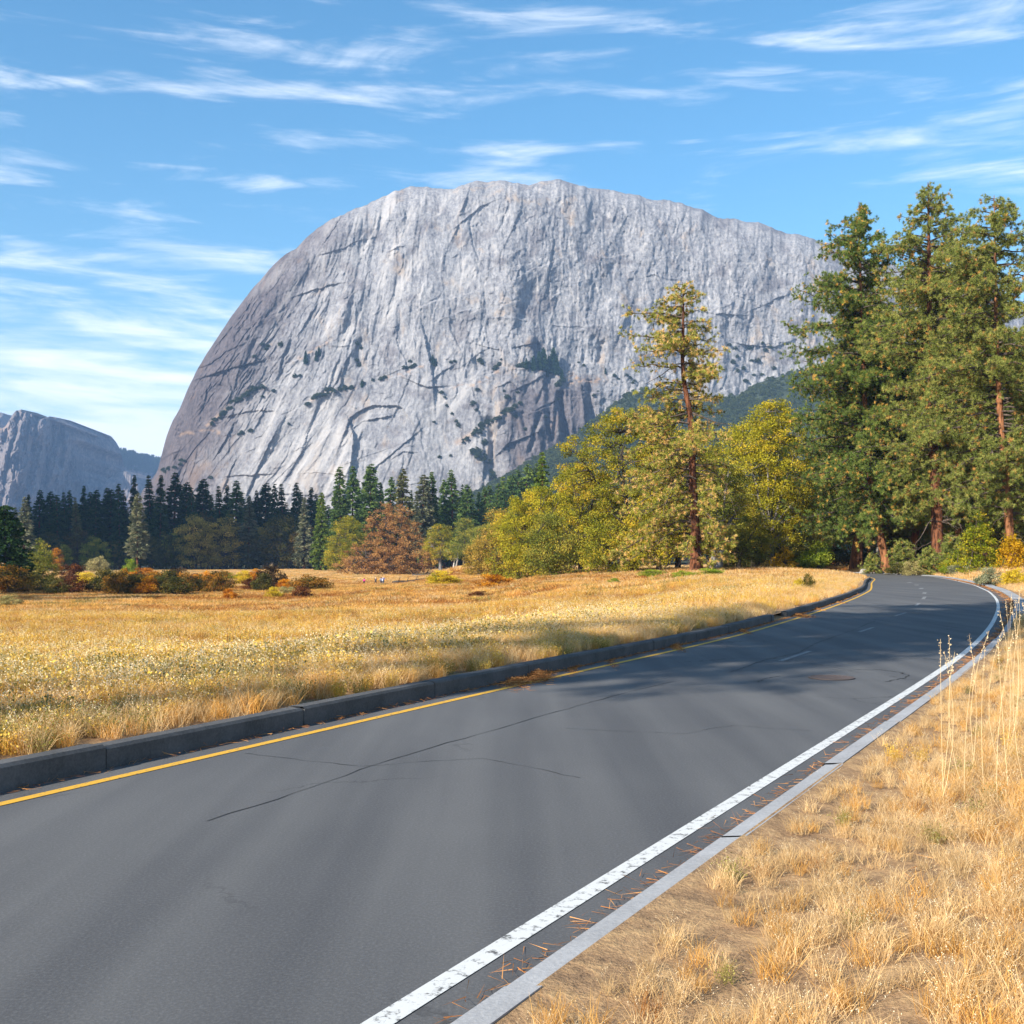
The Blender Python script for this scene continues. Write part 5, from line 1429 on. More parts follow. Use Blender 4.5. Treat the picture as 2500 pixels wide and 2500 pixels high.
for x, y in [(650, 852), (622, 870), (732, 917), (720, 918), (668, 955), (640, 968), (645, 946), (612, 1052), (590, 1058), (583, 1060), (515, 1166), (705, 1035), (876, 893), (886, 935), (940, 922), (930, 926), (910, 928), (1013, 890), (1001, 882), (1056, 878), (1062, 890), (1110, 882), (1100, 884),
             (1172, 880), (1178, 888), (1165, 950), (1078, 958), (1086, 970), (1155, 985), (1163, 1000), (1073, 1115), (1100, 1112), (1230, 955), (1264, 957), (1270, 985), (1238, 970), (1230, 1012), (1257, 1016), (1330, 1018), (1360, 975), (1305, 1042), (1283, 1048), (1412, 885), (1425, 892), (1500, 918), (1510, 925),
             (1538, 922), (1550, 930), (1545, 935), (1530, 915), (1105, 1010), (1115, 1028), (1120, 1038), (1092, 990), (870, 880), (882, 850), (872, 840), (1060, 1030), (640, 840), (655, 845), (686, 842), (1460, 955), (1450, 965),
             (1800, 870), (1815, 900), (1830, 850), (1850, 880), (1870, 855), (1890, 900), (1795, 850), (1780, 842), (1862, 838), (1880, 848), (1840, 915), (1930, 870), (1945, 915), (1905, 862), (1820, 930), (1860, 915), (1800, 905), (1790, 885), (1835, 880)]:
    k += 1
    on_cliff(x, y, rr.uniform(3.5, 7.5), k, 'dark shrub clinging alone to the bare cliff face', 'lone shrubs on the bare cliff face')
for i, (x, y, h) in enumerate([(1302, 905, 38), (1316, 903, 48), (1328, 906, 60), (1340, 908, 42), (1350, 912, 66), (1358, 914, 52), (1372, 930, 30), (1335, 918, 40), (1285, 900, 28)]):
    on_cliff(x, y, 1, i, 'dark conifer in the grove on the broad ledge high on the cliff', 'grove on the broad cliff ledge', CCN[i % 2], 'conifer tree', 'cliff_conifer', h)
for i, (x, y, h, lab) in enumerate([(746, 888, 34, 'small lone conifer on the pale rubble left of the upper cliff'), (772, 880, 26, 'small conifer leaning beside another near the cliff top edge, left'), (779, 868, 24, 'small conifer near the cliff top edge, upper of two'), (884, 945, 22, 'thin conifer in the crack above the wooded ledge'),
                                     (1478, 912, 16, 'tiny dark conifer on the pale ramp left of the sparse pine'), (1057, 890, 26, 'dark conifer in the corner of the big flake'), (1062, 893, 18, 'shorter conifer in the corner of the big flake')]):
    on_cliff(x, y, 1, i, lab, 'single conifers on the cliff', CCN[i % 2], 'conifer tree', 'cliff_conifer', h)

def scatter(name, pts, rot, scl, pick, protos, label, kind='stuff'):
    """one object that carries many copies of a few small meshes (for growth nobody could count)"""
    me = bpy.data.meshes.new(name)
    n = len(pts)
    me.vertices.add(n)
    me.vertices.foreach_set('co', np.asarray(pts, np.float32).ravel())
    for nm, v in (('rot', rot), ('scl', scl)):
        a = me.attributes.new(nm, 'FLOAT', 'POINT'); a.data.foreach_set('value', np.asarray(v, np.float32))
    a = me.attributes.new('pick', 'INT', 'POINT'); a.data.foreach_set('value', np.asarray(pick, np.int32))
    cl = bpy.data.collections.new(name + '_kinds')
    for i, p in enumerate(protos):
        cl.objects.link(bpy.data.objects.new('%s_kind_%02d' % (name, i), p))
    ng = bpy.data.node_groups.new(name + '_spread', 'GeometryNodeTree')
    ng.interface.new_socket('Geometry', in_out='INPUT', socket_type='NodeSocketGeometry')
    ng.interface.new_socket('Geometry', in_out='OUTPUT', socket_type='NodeSocketGeometry')
    gi = ng.nodes.new('NodeGroupInput'); go = ng.nodes.new('NodeGroupOutput')
    ci = ng.nodes.new('GeometryNodeCollectionInfo')
    ci.inputs['Collection'].default_value = cl
    ci.inputs['Separate Children'].default_value = True
    ci.inputs['Reset Children'].default_value = True
    ip = ng.nodes.new('GeometryNodeInstanceOnPoints')
    ip.inputs['Pick Instance'].default_value = True
    def at(nm, ty):
        q = ng.nodes.new('GeometryNodeInputNamedAttribute'); q.data_type = ty; q.inputs['Name'].default_value = nm
        return q.outputs['Attribute']
    cx = ng.nodes.new('ShaderNodeCombineXYZ')
    ng.links.new(at('rot', 'FLOAT'), cx.inputs['Z'])
    ng.links.new(gi.outputs[0], ip.inputs['Points'])
    ng.links.new(ci.outputs[0], ip.inputs['Instance'])
    ng.links.new(at('pick', 'INT'), ip.inputs['Instance Index'])
    ng.links.new(cx.outputs[0], ip.inputs['Rotation'])
    ng.links.new(at('scl', 'FLOAT'), ip.inputs['Scale'])
    ng.links.new(ip.outputs[0], go.inputs[0])
    o = link(name, me, label=label, kind=kind)
    md = o.modifiers.new('spread', 'NODES'); md.node_group = ng
    return o
def blob_mesh(name, h, r, seed, mat, clumps=40, per=26, leaf=1.1, cr=1.0):
    _, (V, Fc, tn) = broadleaf(h, [(.05, r * .9, r * .9), (.45, r, r), (1, r * .3, r * .3)], seed, trunk_r=.1, trunk_h=.1, clumps=clumps, per=per, leaf=leaf, cr=cr, twig=False)
    return mesh(name, V, [Fc], mat, False, {'tone': tn})
def con_mesh(name, h, r, seed, mat, card=1.6):
    _, (V, Fc, tn) = conifer(h, r, seed, wh=34, nb=7, card=card, gap=.08, power=.85)
    return mesh(name, V, [Fc], mat, False, {'tone': tn})
L_SLO = leaf_mat('slope_brush_leaves', [(0, (.026, .038, .014)), (.5, (.060, .080, .027)), (1, (.125, .140, .044))], .2, .25)
n_ = 15000
x = rr.uniform(870, 2680, n_); t_ = rr.random(n_) ** 0.75
P = slope_pt(x, t_)
pk = rr.integers(0, 4, n_)
conif = (t_ < .35 + .2 * noise(x / 60, t_ * 3, 3)) & (rr.random(n_) < .75)
pk = np.where(conif, 4 + rr.integers(0, 2, n_), pk)
sc = np.where(conif, rr.uniform(.7, 1.2, n_), rr.uniform(.55, 1.15, n_))
P[:, 2] -= 0.6
scatter('hillside_woods', P, rr.uniform(0, 6.28, n_), sc, pk, [blob_mesh('slope_brush', 7, 4.8, 451 + i, L_SLO) for i in range(4)] + [con_mesh('slope_conifer', 26, 4.4, 456 + i, L_CON) for i in range(2)], 'dark wooded slope below the cliff')
# trees along the far ridge and on the tower
n_ = 2200
x = rr.uniform(182, 398, n_); ii = np.clip(np.searchsorted(RGX[0], x), 0, RGX.shape[1] - 1)
dy = rr.random(n_) ** 1.6 * (10 + 26 * sm(200, 300, x))
yy = RGY[0, ii] + dy
jj = np.array([np.searchsorted(RGY[:, a], b) for a, b in zip(ii, yy)])
jj = np.clip(jj, 0, RGX.shape[0] - 1)
Z = RGZ[jj, ii] - 3
P = np.stack([(x - CX) / F * Z, Z, EYE - (yy - HY) / F * Z], -1)
scatter('ridge_woods', P, rr.uniform(0, 6.28, n_), rr.uniform(.45, 1.0, n_), rr.integers(0, 2, n_), [con_mesh('ridge_conifer', 26, 5.0, 460 + i, L_RIDGE_LIT, 2.6) for i in range(2)], 'trees along the crest of the far ridge')
# ------------------------------------------------------------------ meadow grass
def clump(name, seed, nb, rad, h, w, mat, droop=.35, heads=0, weeds=False, spread=.35):
    r = np.random.default_rng(seed)
    a = r.uniform(0, 6.283, nb); q = rad * np.sqrt(r.random(nb))
    b = np.stack([np.cos(a) * q, np.sin(a) * q, np.zeros(nb) - .03], -1)
    hh = h * r.uniform(.45, 1.1, nb)
    d = unit(np.stack([r.normal(0, spread, nb), r.normal(0, spread, nb), np.ones(nb)], -1))
    bend = r.normal(0, droop, (nb, 3)) * np.array([1, 1, 0]); 
    m = b + d * (hh * .55)[:, None] + bend * (hh * .18)[:, None]
    t = b + d * hh[:, None] + bend * (hh * .75)[:, None]
    t[:, 2] -= np.abs(bend[:, 0]) * hh * .35
    s = unit(np.cross(d, rdir(r, nb))) * (w * r.uniform(.6, 1.3, nb) / 2)[:, None]
    V = np.stack([b - s, b + s, m + s * .8, m - s * .8, t], 1).reshape(-1, 3)
    k = np.arange(nb)[:, None] * 5
    Q = k + np.array([[0, 1, 2, 3]]); T = k + np.array([[3, 2, 4]])
    tn = np.clip(r.uniform(.1, .75, nb), 0, 1)
    tone = np.repeat(tn, 5)
    Fs = [Q, T]
    if heads:                                           # pale seed tufts at the tips
        i = r.integers(0, nb, heads)
        c = np.repeat(t[i], 7, 0) + r.normal(0, .035 if weeds else .02, (heads * 7, 3))
        hv, hf = leaves(c, r.uniform(.016, .034, len(c)) if weeds else .018, r)
        Fs[0] = np.concatenate([Fs[0], hf + len(V)])
        V = np.concatenate([V, hv]); tone = np.concatenate([tone, np.full(len(hv), .97)])
    if weeds:                                           # leafy stems
        i = r.integers(0, nb, nb * 2)
        u = r.uniform(.25, .95, nb * 2)[:, None]
        c = b[i] * (1 - u) + t[i] * u + r.normal(0, .05, (nb * 2, 3))
        lv, lf = leaves(c, r.uniform(.03, .065, len(c)), r)
        Fs[0] = np.concatenate([Fs[0], lf + len(V)])
        V = np.concatenate([V, lv]); tone = np.concatenate([tone, np.clip(np.repeat(r.uniform(.3, .85, len(c)), 4), 0, 1)])
    return mesh(name, V, Fs, mat, False, {'tone': tone})
def gm(name, cols, v=.22):
    return leaf_mat(name, cols, .35, v)
M_STRAW = gm('straw', [(0, (.40, .24, .10)), (.5, (.78, .54, .26)), (.85, (.86, .67, .39)), (1, (.86, .74, .52))])
M_GOLD = gm('golden', [(0, (.37, .17, .035)), (.5, (.75, .41, .105)), (.85, (.86, .56, .20)), (1, (.86, .68, .38))])
M_RUST = gm('rust', [(0, (.16, .060, .018)), (.5, (.42, .175, .045)), (.85, (.62, .30, .085)), (1, (.60, .38, .16))])
M_WEED = gm('weed', [(0, (.36, .20, .030)), (.5, (.74, .47, .075)), (.85, (.86, .62, .16)), (.92, (.86, .70, .36)), (1, (.86, .76, .52))])
M_GRNW = gm('green_weed', [(0, (.09, .085, .020)), (.5, (.24, .21, .055)), (.85, (.42, .36, .12)), (1, (.70, .62, .38))])
def kinds(mat, nm, **kw):
    """near, middle and far clumps of one kind: the farther, the wider and coarser"""
    out = []
    for lvl, (nb, rad, h, w) in enumerate(((70, .22, .62, .007), (64, .40, .66, .016), (90, 1.0, .70, .05))):
        for i in range(2):
            k = dict(kw)
            hd = k.pop('heads', 0)
            out.append(clump(nm + '_clump', hash(nm) % 1000 + lvl * 10 + i if False else 500 + len(nm) * 31 + lvl * 10 + i, nb, rad, h * k.pop('hs', 1.0), w, mat, heads=int(hd * (1, 1, 1.3)[lvl]), **k))
    return out
KINDS = {
    'straw_grass': (kinds(M_STRAW, 'straw_grass', heads=5), 'pale straw-coloured dry grass of the verges and far meadow'),
    'golden_grass': (kinds(M_GOLD, 'golden_grass', heads=2), 'golden orange dry grass of the meadow'),
    'rust_grass': (kinds(M_RUST, 'rust_grass', heads=4, hs=.85), 'rust-brown dry grass in bands across the meadow'),
    'yellow_weeds': (kinds(M_WEED, 'yellow_weeds', heads=6, weeds=True, spread=.25), 'yellow weeds with white fluffy seed heads'),
    'green_weeds': (kinds(M_GRNW, 'green_weeds', heads=2, weeds=True, spread=.3), 'dull green weeds between the dry grass'),
}
g = np.random.default_rng(17)
Xs, Ys, Ls = [], [], []
for y0, y1, den, lvl in ((2.6, 34, 50, 0), (30, 95, 8.5, 1), (88, 260, 1.9, 2), (260, 490, .75, 2)):
    n_ = int(0.60 * (y1 ** 2 - y0 ** 2) * den)
    y = np.sqrt(g.uniform(y0 ** 2, y1 ** 2, n_))
    x = g.uniform(-.60, .60, n_) * y
    if lvl == 0:
        e_ = int(n_ * .18)
        y = np.concatenate([y, g.uniform(1.0, 12, e_)]); x = np.concatenate([x, y[n_:] * .55 + g.uniform(0, 6.5, e_)]); n_ += e_
    Xs.append(x); Ys.append(y); Ls.append(np.full(n_, lvl))
X = np.concatenate(Xs); Y = np.concatenate(Ys); LV = np.concatenate(Ls)
dl, dr = lat(X, Y)
d = np.maximum(dl, dr)
left = dl > dr
edge = np.where(left, .42 + .35 * fbm(X / 1.3, Y / 1.3, 2, 70), .10 + .25 * np.abs(noise(X / 1.1, Y / 1.1, 71)) + .5 * sm(30, 45, Y))
keep = d > edge
keep &= g.random(len(X)) < np.where(d < 3.0, .6 + .4 * sm(.2, 1.2, d), 1.0)
keep &= ~((~left) & (Y < 30) & (g.random(len(X)) < .30 * sm(.2, .6, noise(X / .9, Y / .9, 72))))
keep &= ~((~left) & (Y > 135) & (X > 20) & (g.random(len(X)) < .6))
X, Y, LV, d, left = X[keep], Y[keep], LV[keep], d[keep], left[keep]
Zg = ground(X, Y)
u_ = np.clip(d / 2.8, 0, 1)
Zg = np.where(d < 2.8, np.maximum(Zg, np.where(left, .17, .05) * (1 - u_) + Zg * u_), Zg)
lx = X / np.maximum(Y, 8) * 6; ly = np.log(Y) * 7
f1 = fbm(X / 16, Y / 7, 4, 601); f2 = fbm(X / 9, Y / 5, 4, 602); f3 = fbm(X / 40, Y / 11, 4, 603); f4 = fbm(X / 6, Y / 4, 3, 604)
nearkerb = 1 - sm(1.0, 5.5, d)
wS = .30 + 2.6 * nearkerb + 1.6 * sm(230, 300, Y) + 1.2 * sm(.05, .35, f3) + np.where(left, 1.5 * sm(0, 25, X) * sm(25, 60, Y), 1.6)
wG = 1.1 + 1.2 * sm(-.2, .3, f2)
wR = .10 + 3.4 * sm(.05, .25, f1) * (1 - nearkerb) + 1.1 * sm(90, 130, Y) * (1 - sm(190, 240, Y)) * sm(-.2, .2, f3) + 4.5 * sm(0, .18, fbm(X / 70, np.log(np.maximum(Y, 1)) * 11, 3, 606)) * sm(30, 50, Y) * (1 - sm(260, 300, Y)) * (1 - .8 * nearkerb)
for c_ in (62, 84, 112, 150, 205):
    wR = wR + 7 * np.exp(-((np.log(np.maximum(Y, 1)) - math.log(c_) - .05 * noise(X / 25, Y * 0, 611)) / .045) ** 2) * sm(-.25, .25, noise(X / 38, Y / 60 + c_, 612)) * (1 - nearkerb) * left * sm(35, 5, X)
wY = .05 + 3.0 * sm(.10, .34, f4) * (1 - sm(70, 110, Y)) * (1 - .7 * nearkerb) * np.where(left, 1, .12) + .8 * sm(110, 70, Y) * left
wN = .10 + 1.3 * sm(.12, .35, fbm(X / 8, Y / 4, 3, 605)) * (1 - nearkerb) + 1.6 * sm(34, 22, Y) * left * sm(-.05, .25, fbm(X / 4, Y / 3, 3, 607))
Wt = np.stack([wS, wG, wR, wY, wN], 1)
Wt /= Wt.sum(1, keepdims=True)
cho = (np.cumsum(Wt, 1) < g.random(len(X))[:, None]).sum(1)
hgt = g.uniform(.75, 1.2, len(X)) * (.5 + .5 * sm(.3, 3.5, d)) * np.where(left, 1, np.where(Y < 30, .52, .9)) * (1 + .25 * f2)
hgt *= np.where(left & (Y > 60), .9, 1)
for i, (nm, (protos, lab)) in enumerate(KINDS.items()):
    s_ = cho == i
    n_ = int(s_.sum())
    scatter(nm, np.stack([X[s_], Y[s_], Zg[s_]], -1), g.uniform(0, 6.28, n_), hgt[s_], LV[s_] * 2 + g.integers(0, 2, n_), protos, lab)
print('grass clumps', len(X))

# tall single stalks on the near verge
r = np.random.default_rng(23)
tips = [(2296, 1560, 8.5), (2317, 1554, 8.6), (2305, 1590, 8.2), (2331, 1592, 9), (2366, 1550, 9.4), (2440, 1490, 10.5), (2415, 1540, 9.6), (2470, 1480, 11), (2478, 1462, 12), (2491, 1500, 9.4),
        (2380, 1604, 8.6), (2450, 1532, 9.5), (2496, 1470, 11), (2436, 1560, 9), (2405, 1580, 9), (2474, 1540, 8.4), (2488, 1440, 14), (2470, 1450, 15), (2455, 1465, 15), (2494, 1430, 18)]
P, R_, hc = [], [], []
for x, y, Yd in tips:
    tip = pt(x, y, Yd)
    bx = tip[0] + r.normal(0, .06); by = Yd + r.normal(0, .08)
    b = np.array([bx, by, float(ground(np.array([bx]), np.array([by]))[0]) - .03])
    u = np.linspace(0, 1, 6)[:, None]
    q = b + (tip - b) * u + np.array([1, .3, 0]) * (u * (1 - u)) * r.normal(0, .45)
    P.append(q); R_.append(np.linspace(.0026, .0012, 6))
    hc.append(tip - (tip - q[-2]) * r.uniform(0, .9, (22, 1)) + r.normal(0, .008, (22, 3)))
V, Q = tubes(np.array(P), np.array(R_), 4)
hv, hf = leaves(np.concatenate(hc), .015, r)
link('tall_grass', mesh('tall_grass', np.concatenate([V, hv]), [np.concatenate([Q, hf + len(V)])], M_STRAW, False, {'tone': np.concatenate([np.full(len(V), .8), r.uniform(.7, 1, len(hv))])}), kind='stuff')['label'] = 'tall pale grass stalks on the near verge'

# fallen pine needles along the kerbs
m = leaf_mat('fallen_needles', [(0, (.14, .055, .022)), (.5, (.36, .15, .05)), (1, (.56, .29, .11))], .1)
cs, ls = [], []
def heap(X0, Y0, rx, ry, n, hgt):
    k = r.normal(0, 1, (n, 2))
    x = X0 + k[:, 0] * rx; y = Y0 + k[:, 1] * ry
    xk = np.interp(y, RY, XKL) + .03; xr = np.interp(y, RY, XKR) - .02
    x = np.clip(x, xk + r.uniform(0, .04, n), xr)
    z = .006 + hgt * np.exp(-(k ** 2).sum(1) / 1.2) * r.random(n)
    cs.append(np.stack([x, y, z], -1))
for x, y, rx, ry, n, hg in ((1300, 1652, .12, .40, 2400, .10), (1215, 1664, .12, .4, 1400, .06), (1640, 1580, .06, .5, 600, .06), (1500, 1614, .05, .6, 200, .02), (1835, 1541, .05, .5, 300, .06), (1990, 1488, .05, .6, 200, .04), (2045, 1471, .05, .7, 250, .05), (1950, 1503, .2, .6, 1200, .07), (1400, 1634, .05, .4, 200, .02)):
    X0, Y0 = ground_xy(x, y)
    heap(float(np.interp(Y0, RY, XKL)) + .10, Y0, rx, ry, n, hg)
n = 5200
y = r.uniform(4, 110, n) ** 1.0
x = np.interp(y, RY, XKR) - np.abs(r.normal(0, .14, n)) * np.interp(y, [0, 30, 50, 110], [.5, .7, 1.6, 1.6]) - .01
cs.append(np.stack([x, y, np.full(n, .006) + r.uniform(0, .012, n)], -1))
n = 3000
y = r.uniform(4, 60, n)
x = np.interp(y, RY, XKL) + np.abs(r.normal(0, .07, n)) + .01
cs.append(np.stack([x, y, np.full(n, .006) + r.uniform(0, .015, n)], -1))
n = 9000
y = r.uniform(3, 60, n)
x = np.where(r.random(n) < .5, np.interp(y, RY, XKL - KW - .1) - np.abs(r.normal(0, .5, n)), np.interp(y, RY, XKR + .2) + np.abs(r.normal(0, 1.2, n)))
cs.append(np.stack([x, y, ground(x, y) + np.where(x < 1e9, .10, 0) * 0 + .03], -1))
c = np.concatenate(cs)
dd = unit(r.normal(0, 1, (len(c), 3)) * np.array([1, 1, .22]))
V, Fc = blades(c - dd * .06, dd, r.uniform(.09, .19, len(c)), .0032 + .00024 * c[:, 1], r)
V[:, 2] = np.maximum(V[:, 2], np.repeat(c[:, 2], 3) - .004)
link('pine_needles', mesh('pine_needles', V, [Fc], m, False, {'tone': np.repeat(r.random(len(c)), 3)}), kind='stuff')['label'] = 'orange fallen pine needles heaped along the kerbs'

# ------------------------------------------------------------------ small things
def rock(x, Y, size, seed, lab, mat, grp=None):
    q = np.random.default_rng(seed)
    n = 26; m_ = 14
    th = np.linspace(0, np.pi, m_)[:, None]; ph = np.linspace(0, 2 * np.pi, n, endpoint=False)[None, :]
    d_ = np.stack([np.sin(th) * np.cos(ph), np.sin(th) * np.sin(ph), np.cos(th) + 0 * ph], -1)
    rad = np.ones(d_.shape[:2])
    for _ in range(14):                                   # flat broken faces
        nn = unit(q.normal(size=3)); k = q.uniform(.55, .9)
        dp = d_ @ nn
        rad = np.minimum(rad, np.where(dp > .05, k / np.maximum(dp, .05), 9))
    P = d_ * rad[..., None] * np.array(size) * (1 + .05 * q.normal(size=rad.shape))[..., None]
    a = np.arange(n * m_).reshape(m_, n)
    Q = np.stack([a[:-1], np.roll(a, -1, 1)[:-1], np.roll(a, -1, 1)[1:], a[1:]], -1).reshape(-1, 4)
    b = stand(x, Y)
    o = link('rock', mesh('rock', P.reshape(-1, 3), [Q], mat), loc=b + np.array([0, 0, size[2] * .45]), label=lab, cat='rock', group=grp)
m, t, out = mat_new('field_stone')
n1_ = tnoise(t, 5, 6, .7)
principled(t, out, ramp(t, [(.3, (.20, .18, .16)), (.7, (.46, .43, .39))], n1_), .9, n1_, .6, .03)
M_STONE = m
rock(1914, 58, (.26, .2, .24), 1, 'broken pale rock in the dry grass beside the kerb gap', M_STONE)
rock(2112, 148, (.8, .5, .6), 2, 'pale rock left of the leaning orange trunk', M_STONE)
rock(2153, 147, (.35, .3, .4), 3, 'small pale stone at the foot of the leaning orange trunk', M_STONE)
rock(1932, 158, (.9, .5, .45), 4, 'low grey rock beside the slender yellow oak', M_STONE)

def log(x0, x1, Y, r0, lab, bark, stubs=3, y_off=0.0, name='fallen_log'):
    a = stand(x0, Y); b = stand(x1, Y + y_off)
    u = np.linspace(0, 1, 12)[:, None]
    p = a + (b - a) * u + np.array([0, 0, r0 * .9])
    p[:, 2] += .25 * r0 * np.sin(u[:, 0] * 9)
    parts = [tubes(p, r0 * (1 - .45 * u[:, 0]), 9)]
    for i in range(stubs):
        k = p[2 + i * 3]
        parts.append(tubes(np.stack([k, k + np.array([.15, -.1, .35]) * r0 * 4, k + np.array([.4, -.15, .8]) * r0 * 4]), np.array([.35, .25, .08]) * r0, 5))
    V, Q = cat_geo(parts)
    link(name, mesh(name, V - a, [Q], bark, True), loc=a, label=lab, cat='log')
log(958, 1036, 252, .34, 'dark fallen log lying in the meadow right of the walkers', B_DARK, y_off=3)
log(1312, 1352, 172, .16, 'pale fallen limb at the edge of the oaks', B_GREY, 4, 1.5, 'fallen_limb')
log(1008, 1060, 322, .42, 'heavy dark elm limb resting on the ground right of the elm trunk', B_DARK, 3, -6, 'fallen_limb')

# drain cover in the road
cxm, cym = ground_xy(2030, 1655.5)
m, t, out = mat_new('cast_iron')
n1_ = tnoise(t, 30, 4, .7)
principled(t, out, ramp(t, [(.3, (.055, .038, .034)), (.7, (.13, .10, .09))], n1_), .7, n1_, .4, .005, .4)
M_IRON = m
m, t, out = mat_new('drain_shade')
principled(t, out, (.012, .012, .012), .95)  # flat near-black disc paints in the shade below the bars
M_DRAIN_SHADE = m
R0 = .36
a = np.linspace(0, 2 * np.pi, 48, endpoint=False)
def annulus(r0, r1, z0, z1):
    V = np.concatenate([np.stack([np.cos(a) * r_, np.sin(a) * r_, np.full(48, z_)], -1) for r_, z_ in ((r1, z0), (r1, z1), (r0, z1), (r0, z0))])
    b_ = np.arange(48 * 4).reshape(4, 48)
    Q = np.stack([b_[:-1], np.roll(b_, -1, 1)[:-1], np.roll(b_, -1, 1)[1:], b_[1:]], -1).reshape(-1, 4)
    return V, Q
parts = [annulus(R0 - .035, R0, .001, .014)]
def box(x0, x1, y0, y1, z0, z1):
    V = np.array([[x, y, z] for x in (x0, x1) for y in (y0, y1) for z in (z0, z1)], float)
    return V, np.array([[0, 1, 3, 2], [4, 6, 7, 5], [0, 4, 5, 1], [2, 3, 7, 6], [0, 2, 6, 4], [1, 5, 7, 3]])
for i in range(-6, 7):
    x = i * .05
    L = math.sqrt(max(0, (R0 - .036) ** 2 - x * x))
    for s0, s1 in ((-L, -.02), (.02, L)):
        if s1 - s0 > .03:
            parts.append(box(x - .013, x + .013, s0, s1, .002, .013))
parts.append(box(-.32, .32, -.018, .018, .002, .0125))
V, Q = cat_geo(parts)
e = bpy.data.objects.new('drain_cover', None); COL.objects.link(e)
e.location = (cxm, cym, .004); e.rotation_euler = (0, 0, .15)
tag(e, 'round slotted iron drain cover set in the near asphalt', 'drain cover')
link('grate', mesh('grate', V, [Q], M_IRON), e)
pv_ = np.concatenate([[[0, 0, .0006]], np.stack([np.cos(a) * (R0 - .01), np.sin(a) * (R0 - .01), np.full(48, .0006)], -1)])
link('drain_shade_disc', mesh('drain_shade_disc', pv_, [np.stack([np.zeros(48, int), np.arange(48) + 1, (np.arange(48) + 1) % 48 + 1], -1)], M_DRAIN_SHADE), e)

# ------------------------------------------------------------------ the walkers by the elm
def cloth(name, col, rough=.85):
    m, t, out = mat_new(name)
    n_ = tnoise(t, 40, 3, .6)
    principled(t, out, tmix(t, .25, col, ramp(t, [(.3, tuple(c * .5 for c in col)), (.7, tuple(min(1, c * 1.3) for c in col))], n_)), rough)
    return m
M_SKIN = cloth('skin', (.50, .30, .22), .6)
def skinned(name, verts, edges, radii, root, mat, parent):
    me = bpy.data.meshes.new(name)
    me.from_pydata(verts, edges, [])
    o = bpy.data.objects.new(name, me)
    COL.objects.link(o)
    md = o.modifiers.new('skin', 'SKIN')
    for i, v in enumerate(me.skin_vertices[0].data):
        v.radius = radii[i] if isinstance(radii[i], tuple) else (radii[i], radii[i])
        v.use_root = (i == root)
    o.modifiers.new('sub', 'SUBSURF').levels = 1
    o.modifiers['sub'].render_levels = 1
    dg = bpy.context.evaluated_depsgraph_get()
    nm = bpy.data.meshes.new_from_object(o.evaluated_get(dg))
    nm.name = name
    bpy.data.objects.remove(o)
    nm.materials.clear(); nm.materials.append(mat)
    for p in nm.polygons: p.use_smooth = True
    return link(name, nm, parent)
